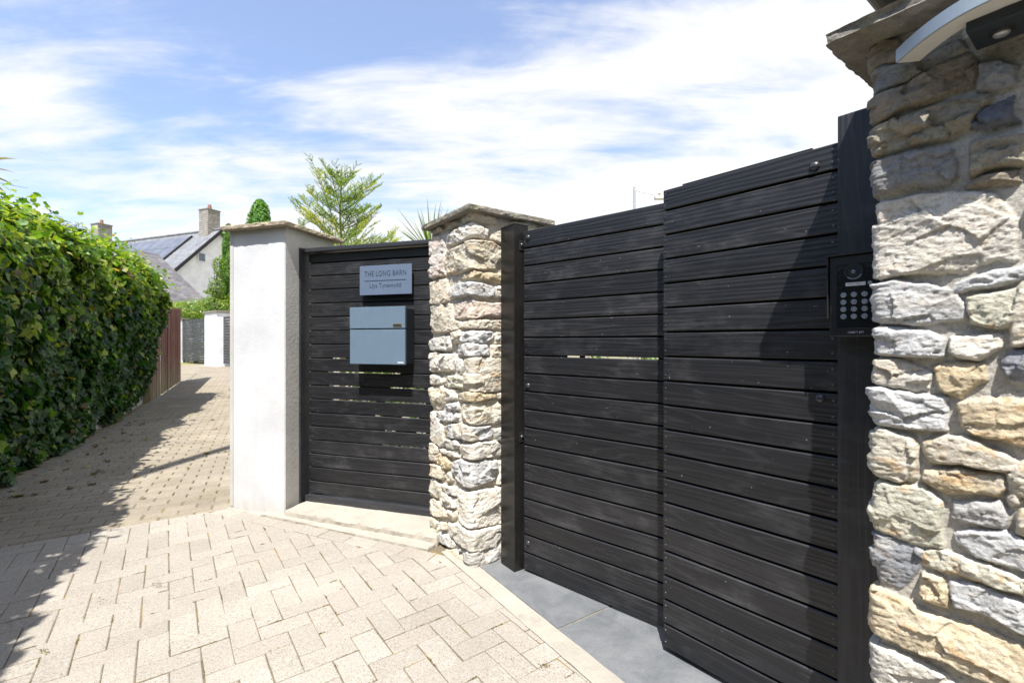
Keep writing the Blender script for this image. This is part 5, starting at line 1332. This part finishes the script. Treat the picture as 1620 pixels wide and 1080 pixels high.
# ------------------------------------------------------------------ trees and plants
def blob_tree(name, label, loc, trunk_h, crown, n, size, cols, seed, group=None, shape='oval', lean=0.0, cat='tree', mt=None, branches=10):
    """crown: list of (dx, dy, dz, rx, ry, rz) lobes"""
    rs = np.random.default_rng(seed); r = empty(name, loc); tag(r, label, cat, group)
    mb = MB(); top = max(c[2] for c in crown)
    mb.tube([(0, 0, -.05), (lean * .3, 0, trunk_h * .5), (lean, 0, trunk_h), (lean, 0, top)], [.035 * trunk_h + .02, .028 * trunk_h + .015, .02 * trunk_h + .01, .01], 8)
    for i in range(branches):
        c = crown[i % len(crown)]; a = rs.uniform(0, 6.28); k = rs.uniform(.4, .85)
        e = Vector((c[0] + c[3] * k * math.cos(a), c[1] + c[4] * k * math.sin(a), c[2] + c[5] * rs.uniform(-.3, .6))); s_ = Vector((lean, 0, min(trunk_h * rs.uniform(.6, 1.0), e.z - .05)))
        mb.tube([s_, s_.lerp(e, .5) + Vector((0, 0, -.03)), e], [.012 + .008 * trunk_h, .01, .004], 5)
    mb.build('trunk', M_bark, r)
    vol = np.array([c[3] * c[4] * c[5] for c in crown]) ** .75; vol /= vol.sum(); ci = rs.choice(len(crown), n, p=vol)
    v = rs.normal(0, 1, (n, 3)); v /= np.linalg.norm(v, axis=1)[:, None]; rad = rs.uniform(.45, 1.0, n) ** .6
    C = np.array(crown)[ci]; bump_ = 1 + .28 * fbm(v[:, 0] * 3 + ci, v[:, 1] * 3, v[:, 2] * 3, seed, 3)
    P = C[:, :3] + v * C[:, 3:] * (rad * bump_)[:, None]
    keep = fbm(P[:, 0] * 2.2 / size / 9, P[:, 1] * 2.2 / size / 9, P[:, 2] * 2.2 / size / 9, seed + 5, 3) > -.28
    P = P[keep]; v = v[keep]; m = len(P)
    leaves('crown', P, v + rs.normal(0, .6, (m, 3)) + np.array([0, 0, .4]), rs.uniform(size * .6, size * 1.25, m), pick(rs, m, cols), mt or M_leaf, r, shape, rs, .3)
    return r
FRESH = [(.17, .26, .03), (.12, .22, .03), (.23, .31, .04), (.08, .16, .025)]
MID = [(.06, .13, .02), (.09, .17, .03), (.04, .09, .018), (.13, .21, .03)]
def scale_conifer(name, label, loc, H, Rb, n, cols, seed, sz=.05, top_pow=.55):
    """columnar conifer: upright sprays packed on an uneven flame-shaped body"""
    rs = np.random.default_rng(seed); r = empty(name, loc); tag(r, label, 'tree')
    mb = MB(); mb.tube([(0, 0, -.05), (0, 0, H * .6), (0, 0, H * .96)], [.07, .04, .008], 8); mb.build('trunk', M_bark, r)
    z = rs.uniform(.02, 1, n); a = rs.uniform(0, 2 * math.pi, n)
    prof = np.clip((1 - z), 0, 1) ** top_pow * Rb
    lump = 1 + .42 * fbm(np.cos(a) * 2.2, np.sin(a) * 2.2, z * H * 2.0, seed, 3); rr = prof * lump * rs.uniform(.6, 1.03, n)
    P = np.column_stack([np.cos(a) * rr, np.sin(a) * rr, z * H]); out = np.column_stack([np.cos(a), np.sin(a), np.full(n, .25)])
    leaves('crown', P, out + rs.normal(0, .4, (n, 3)), rs.uniform(sz * .7, sz * 1.5, n), pick(rs, n, cols), M_needle, r, 'oval', rs, -.9)
    mb = MB(); ks = 9; V = []; Fc = []
    for i in range(ks):
        zz = i / (ks - 1); rad = max(.004, (1 - zz) ** top_pow * Rb * .68)
        for k in range(10): V.append((rad * math.cos(.628 * k), rad * math.sin(.628 * k), .1 + zz * H * .93))
    for i in range(ks - 1):
        for k in range(10): Fc.append((i * 10 + k, i * 10 + (k + 1) % 10, i * 10 + 10 + (k + 1) % 10, i * 10 + 10 + k))
    mb.add(V, Fc); mb.build('inner_branches', M_core, r)
    return r
def fir():
    """young open fir: whorls of branches with side twigs, each twig carrying fine needles"""
    rs = np.random.default_rng(4); base = at(541, 262, 7.0); H = base.z
    r = empty('fir_tree', (base.x, base.y, 0)); tag(r, 'young bright green fir tree with open tiered branches behind the white pillar', 'tree')
    segs = []; tips = []
    tk = MB(); tk.tube([(0.0, 0, 0), (.02, 0, H * .5), (-.03, 0, H * .82), (0, 0, H)], [.05, .035, .016, .005], 8)
    def twig(p, d, L, lvl):
        d = d.normalized(); n = 5; pts = [p]; q = p.copy(); dd = d.copy()
        for i in range(n):
            dd = (dd + Vector((0, 0, .10 if lvl == 0 else .05)) + Vector(rs.normal(0, .04, 3))).normalized(); q = q + dd * L / n; pts.append(q.copy())
        tk.tube(pts, [.010 * L ** .5 * (1 - i / (n + .6)) / (1 + lvl * .7) + .0012 for i in range(n + 1)], 4, False)
        segs.append(pts)
        if lvl < 2 and L > .13:
            for i in range(1, n + 1):
                f = i / n
                for s in (-1, 1):
                    if rs.uniform() < .26: continue
                    side = dd.cross(Vector((0, 0, 1))).normalized() * s
                    ln = L * (.50 - .22 * f) * rs.uniform(.7, 1.2)
                    twig(pts[i], dd * .75 + side * .8 + Vector((0, 0, rs.uniform(-.1, .15))), ln, lvl + 1)
    z = H - .34; k = 0
    while z > 1.55:
        depth = H - z; L = min(.20 + depth * .52, .78); nb = 5 if depth > .3 else 4; a0 = rs.uniform(0, 6.28)
        for j in range(nb):
            a = a0 + 2 * math.pi * j / nb + rs.uniform(-.25, .25)
            up = .75 if depth < .5 else .38
            twig(Vector((0, 0, z + rs.uniform(-.04, .04))), Vector((math.cos(a), math.sin(a), up + rs.uniform(-.15, .15))), L * rs.uniform(.75, 1.15), 0)
        z -= .19 + .02 * k ** .3; k += 1
    # second leader on the left
    twig(Vector((-.05, 0, H - 1.05)), Vector((-.42, .1, 1)), .95, 0)
    tk.build('trunk', M_bark, r)
    P = []; D = []
    for pts in segs:
        for a, b in zip(pts[:-1], pts[1:]):
            L = (b - a).length; n = max(3, int(L / .0032))
            for i in range(n): P.append(tuple(a.lerp(b, rs.uniform(0, 1)))); D.append(tuple((b - a).normalized()))
    segs_t = [( (0,0,H-.25), (0,0,H) )]
    for i in range(50): P.append((0, 0, H - .25 * rs.uniform(0, 1))); D.append((0, 0, 1))
    P = np.array(P); D = np.array(D); n = len(P)
    if n > 90000: sel = rs.choice(n, 90000, replace=False); P, D, n = P[sel], D[sel], 90000
    rnd = rs.normal(0, 1, (n, 3)); side = rnd - (rnd * D).sum(1)[:, None] * D; side /= np.linalg.norm(side, axis=1)[:, None]
    d = D * .65 + side * .8; d /= np.linalg.norm(d, axis=1)[:, None]; w = np.cross(d, side); w /= np.linalg.norm(w, axis=1)[:, None]
    L = rs.uniform(.020, .038, n)[:, None]; wd = .0033
    V = np.stack([P - w * wd, P + w * wd, P + d * L], 1).reshape(-1, 3); Fc = np.arange(3 * n).reshape(-1, 3)
    patch = fbm(P[:, 0] * 2.5, P[:, 1] * 2.5, P[:, 2] * 2.5, 8, 2)
    c = np.where((patch > .12)[:, None], pick(rs, n, [(.50, .50, .06), (.42, .48, .06)]), pick(rs, n, [(.24, .36, .06), (.17, .28, .06), (.32, .42, .07)]))
    mesh_obj('crown', V, Fc, M_needle, r, False, np.repeat(c, 3, 0))
    return r
fir()
p = at(411, 316, 9.5); scale_conifer('conifer_tree', 'dark green rounded conifer tip showing just above the white pillar cap', (p.x, p.y, 0), p.z, .50, 12000, [(.11, .25, .04), (.15, .31, .045), (.07, .17, .03)], 3, .065, .40)
p = at(353, 358, 20.5); scale_conifer('cypress_tree', 'tall columnar green cypress against the white gable wall of the house', (p.x + .25, p.y, 0), p.z + .1, .50, 15000, [(.10, .22, .03), (.14, .27, .035), (.06, .15, .025)], 6, .085, .35)
p = at(343, 440, 19.6); blob_tree('climbing_shrub', 'loose light green climbing shrub beside the cypress', (p.x, p.y, .3), 2.6, [(0, 0, 3.2, .34, .34, .5), (.1, 0, 4.1, .26, .3, .45), (-.12, 0, 2.4, .5, .4, .5), (-.30, 0, 3.0, .26, .3, .10)], 2600, .10, FRESH, 12, cat='shrub')
# shrubs above the far gates
for i, (px, py, Y, s, lab) in enumerate([(278, 494, 20.6, 1.0, 'bright green shrub spilling over the far gate beside the fence'), (312, 490, 19.6, .95, 'bright green shrub behind the far gate, left of the small white pillar'), (352, 482, 18.2, 1.15, 'bright green shrub behind the small distant white pillar')]):
    p = at(px, py, Y + 1.5); blob_tree('garden_shrub', lab, (p.x, p.y, .3), 1.2, [(0, 0, 2.3, .95 * s, .7, .60), (.6, 0, 2.1, .7 * s, .7, .6), (-.6, .1, 2.2, .7, .7, .6), (0, 0, .9, 1.0, .7, .9)], 3600, .12, FRESH + [(.28, .33, .05)], 40 + i, 'shrubs over the far gates', cat='shrub')
p = at(112, 350, 13); blob_tree('plum_tree', 'dark purple-leaved tree top peeping over the hedge near the left chimney', (p.x, p.y, 0), 2.8, [(0, 0, p.z - .35, .48, .5, .34), (-.4, 0, p.z - .75, .6, .5, .4), (.35, 0, p.z - .8, .5, .5, .35)], 2400, .07, [(.055, .03, .05), (.08, .045, .07), (.05, .05, .045)], 18)

def cordyline(name, label, crown, n, L, seed, cols, tilt=(0, 0), wid=.012, droop=.5, upb=.35, reach=None):
    rs = np.random.default_rng(seed); r = empty(name, (crown.x, crown.y, 0)); tag(r, label, 'palm')
    z0 = crown.z; mb = MB(); mb.tube([(0, 0, -.03), (.02, 0, z0 * .5), (0, 0, z0)], [.06, .045, .04], 10); mb.build('trunk', M_bark, r)
    V = []; Fc = []; C = []
    for i in range(n):
        a = rs.uniform(0, 2 * math.pi); el = rs.uniform(-.2, 1.35) * 1.0 + upb * .2; l = L * rs.uniform(.75, 1.1); d = Vector((math.cos(a) * math.cos(el), math.sin(a) * math.cos(el), math.sin(el)))
        p = Vector((0, 0, z0)); seg = 6; c = np.array(cols[rs.integers(len(cols))]) * rs.uniform(.8, 1.2); side = d.cross(Vector(rs.normal(0, .6, 3)) + Vector((0, 0, 1))).normalized(); b = len(V)
        for k in range(seg + 1):
            t = k / seg; w = wid * (1 - t) ** .6 * (.6 + min(t * 5, 1) * .4) + .0004
            V += [tuple(p - side * w), tuple(p + side * w)]; C += [c, c]
            if k: Fc.append((b + 2 * k - 2, b + 2 * k - 1, b + 2 * k + 1, b + 2 * k))
            d = (d + Vector((0, 0, -droop * t * .22))).normalized(); p = p + d * l / seg
    mesh_obj('fronds', V, Fc, M_leaf, r, False, np.array(C)); return r
GR = [(.12, .19, .04), (.18, .26, .05), (.24, .30, .07), (.09, .14, .04)]
cordyline('cordyline_palm', 'spiky cordyline with thin sword leaves behind the top rail beside the stone pillar', at(682, 402, 4.3), 120, .46, 3, GR, wid=.007, droop=.15)
cordyline('cordyline_palm', 'low palm with dark fan leaves tucked behind the white pillar cap', at(508, 400, 4.4), 90, .26, 5, GR, wid=.008, droop=.3)
cordyline('cordyline_palm', 'palm with browning drooping frond tips at the left edge above the hedge', at(-68, 266, 5.2), 22, .62, 8, [(.34, .20, .05), (.16, .12, .05), (.28, .22, .06)], wid=.034, droop=.9)
# greenery behind the gates, seen through the gaps
for i, (x, y, s, lab) in enumerate([(-1.25, 4.7, .9, 'leafy shrub behind the small gate, seen through its gaps on the left'), (-.3, 4.6, 1.0, 'leafy shrub behind the small gate, seen through its gaps on the right'), (1.2, 4.2, .8, 'leafy shrub behind the left leaf of the large gate, seen through one gap')]):
    blob_tree('garden_shrub', lab, (x, y, 0), .5, [(0, 0, .55, .55 * s, .5, .5), (.2, .1, .9, .4, .4, .35), (-.2, 0, 1.0, .4, .4, .3)], 1500, .07, FRESH, 60 + i, 'shrubs behind the gates', cat='shrub')

# pole lamp beyond the gate
def street_lamp():
    p = at(1003.5, 296, 12); r = empty('street_lamp', (p.x, p.y, 0)); tag(r, 'slim galvanised lamp pole with a short side arm beyond the large gate', 'lamp')
    mb = MB(); mb.tube([(0, 0, 0), (0, 0, p.z)], [.045, .032], 10); mb.build('pole', M_galv, r)
    q = at(1043, 310, 11.6); v = Vector((q.x - p.x, q.y - p.y, q.z + .0))
    mb = MB(); mb.tube([(0, 0, p.z - .07), (v.x, v.y, v.z)], [.018, .014], 6); mb.build('arm', M_galv, r)
    mb = MB(); mb.box(v.x - .12, v.x + .16, v.y - .07, v.y + .07, v.z - .09, v.z + .0, .02); h = mb.build('lamp_head', M_lampwhite, r)
    mb = MB(); mb.tube([(v.x, v.y, v.z + .001), (v.x, v.y, v.z + .06)], .03, 8); mb.build('photocell', M_pot, h)
street_lamp()
# telegraph pole out of frame, whose shadow lies across the lane
def pole():
    x, y = -3.41 - .15 * 3.28, .7; r = empty('utility_pole', (x, y, 0)); tag(r, 'tall wooden utility pole standing behind the near end of the hedge', 'pole')
    mb = MB(); mb.tube([(0, 0, 0), (0, 0, 9.5)], [.11, .075], 12); mb.build('pole_shaft', M_bark, r)
    mb = MB(); mb.tube([(0, .1, 9.3), (0, .1, 9.45)], .03, 8); mb.build('insulator', M_black_metal, r)
pole()

# unseen tall hedge, added behind the camera: it darkens what the gates and the pillars face
def back_hedge():
    rs = np.random.default_rng(77); r = empty('added_shade_hedge', (0.5, -4.2, 0)); tag(r, 'unseen dark evergreen hedge added behind the viewer to darken what the gates face', 'hedge')
    nx, nz = 60, 18; V = []; X, Z = np.meshgrid(np.linspace(-7, 7, nx), np.linspace(0, 1, nz)); X = X.ravel(); Z = Z.ravel()
    h = 3.3 + .2 * vnoise(X * 1.2, X * 0, None, 4); d = .25 * fbm(X * 1.3, Z * 3, None, 9, 4) + .3 * np.sin(Z * 2.6)
    P = np.column_stack([X, d, Z * h]); Fc = [(j * nx + i, j * nx + i + 1, (j + 1) * nx + i + 1, (j + 1) * nx + i) for j in range(nz - 1) for i in range(nx - 1)]
    B_ = P.copy(); B_[:, 1] = -1.4 - d; n = len(P); V = np.vstack([P, B_]); Fc += [tuple(n + k for k in f[::-1]) for f in Fc]
    Fc += [((nz - 1) * nx + i, (nz - 1) * nx + i + 1, n + (nz - 1) * nx + i + 1, n + (nz - 1) * nx + i) for i in range(nx - 1)]
    Fc += [(j * nx, (j + 1) * nx, n + (j + 1) * nx, n + j * nx) for j in range(nz - 1)] + [(n + j * nx + nx - 1, n + (j + 1) * nx + nx - 1, (j + 1) * nx + nx - 1, j * nx + nx - 1) for j in range(nz - 1)]
    mesh_obj('branches', V, Fc, M_core, r)
    m = 7000; k = rs.integers(0, n, m); Q = P[k] + rs.normal(0, .1, (m, 3)) + np.array([0, .08, 0]); N_ = np.tile([0, 1.0, .4], (m, 1)) + rs.normal(0, .5, (m, 3))
    leaves('foliage', Q, N_, rs.uniform(.10, .18, m), pick(rs, m, [(.02, .06, .015), (.035, .09, .02)]), M_leaf, r, 'ivy', rs)
back_hedge()
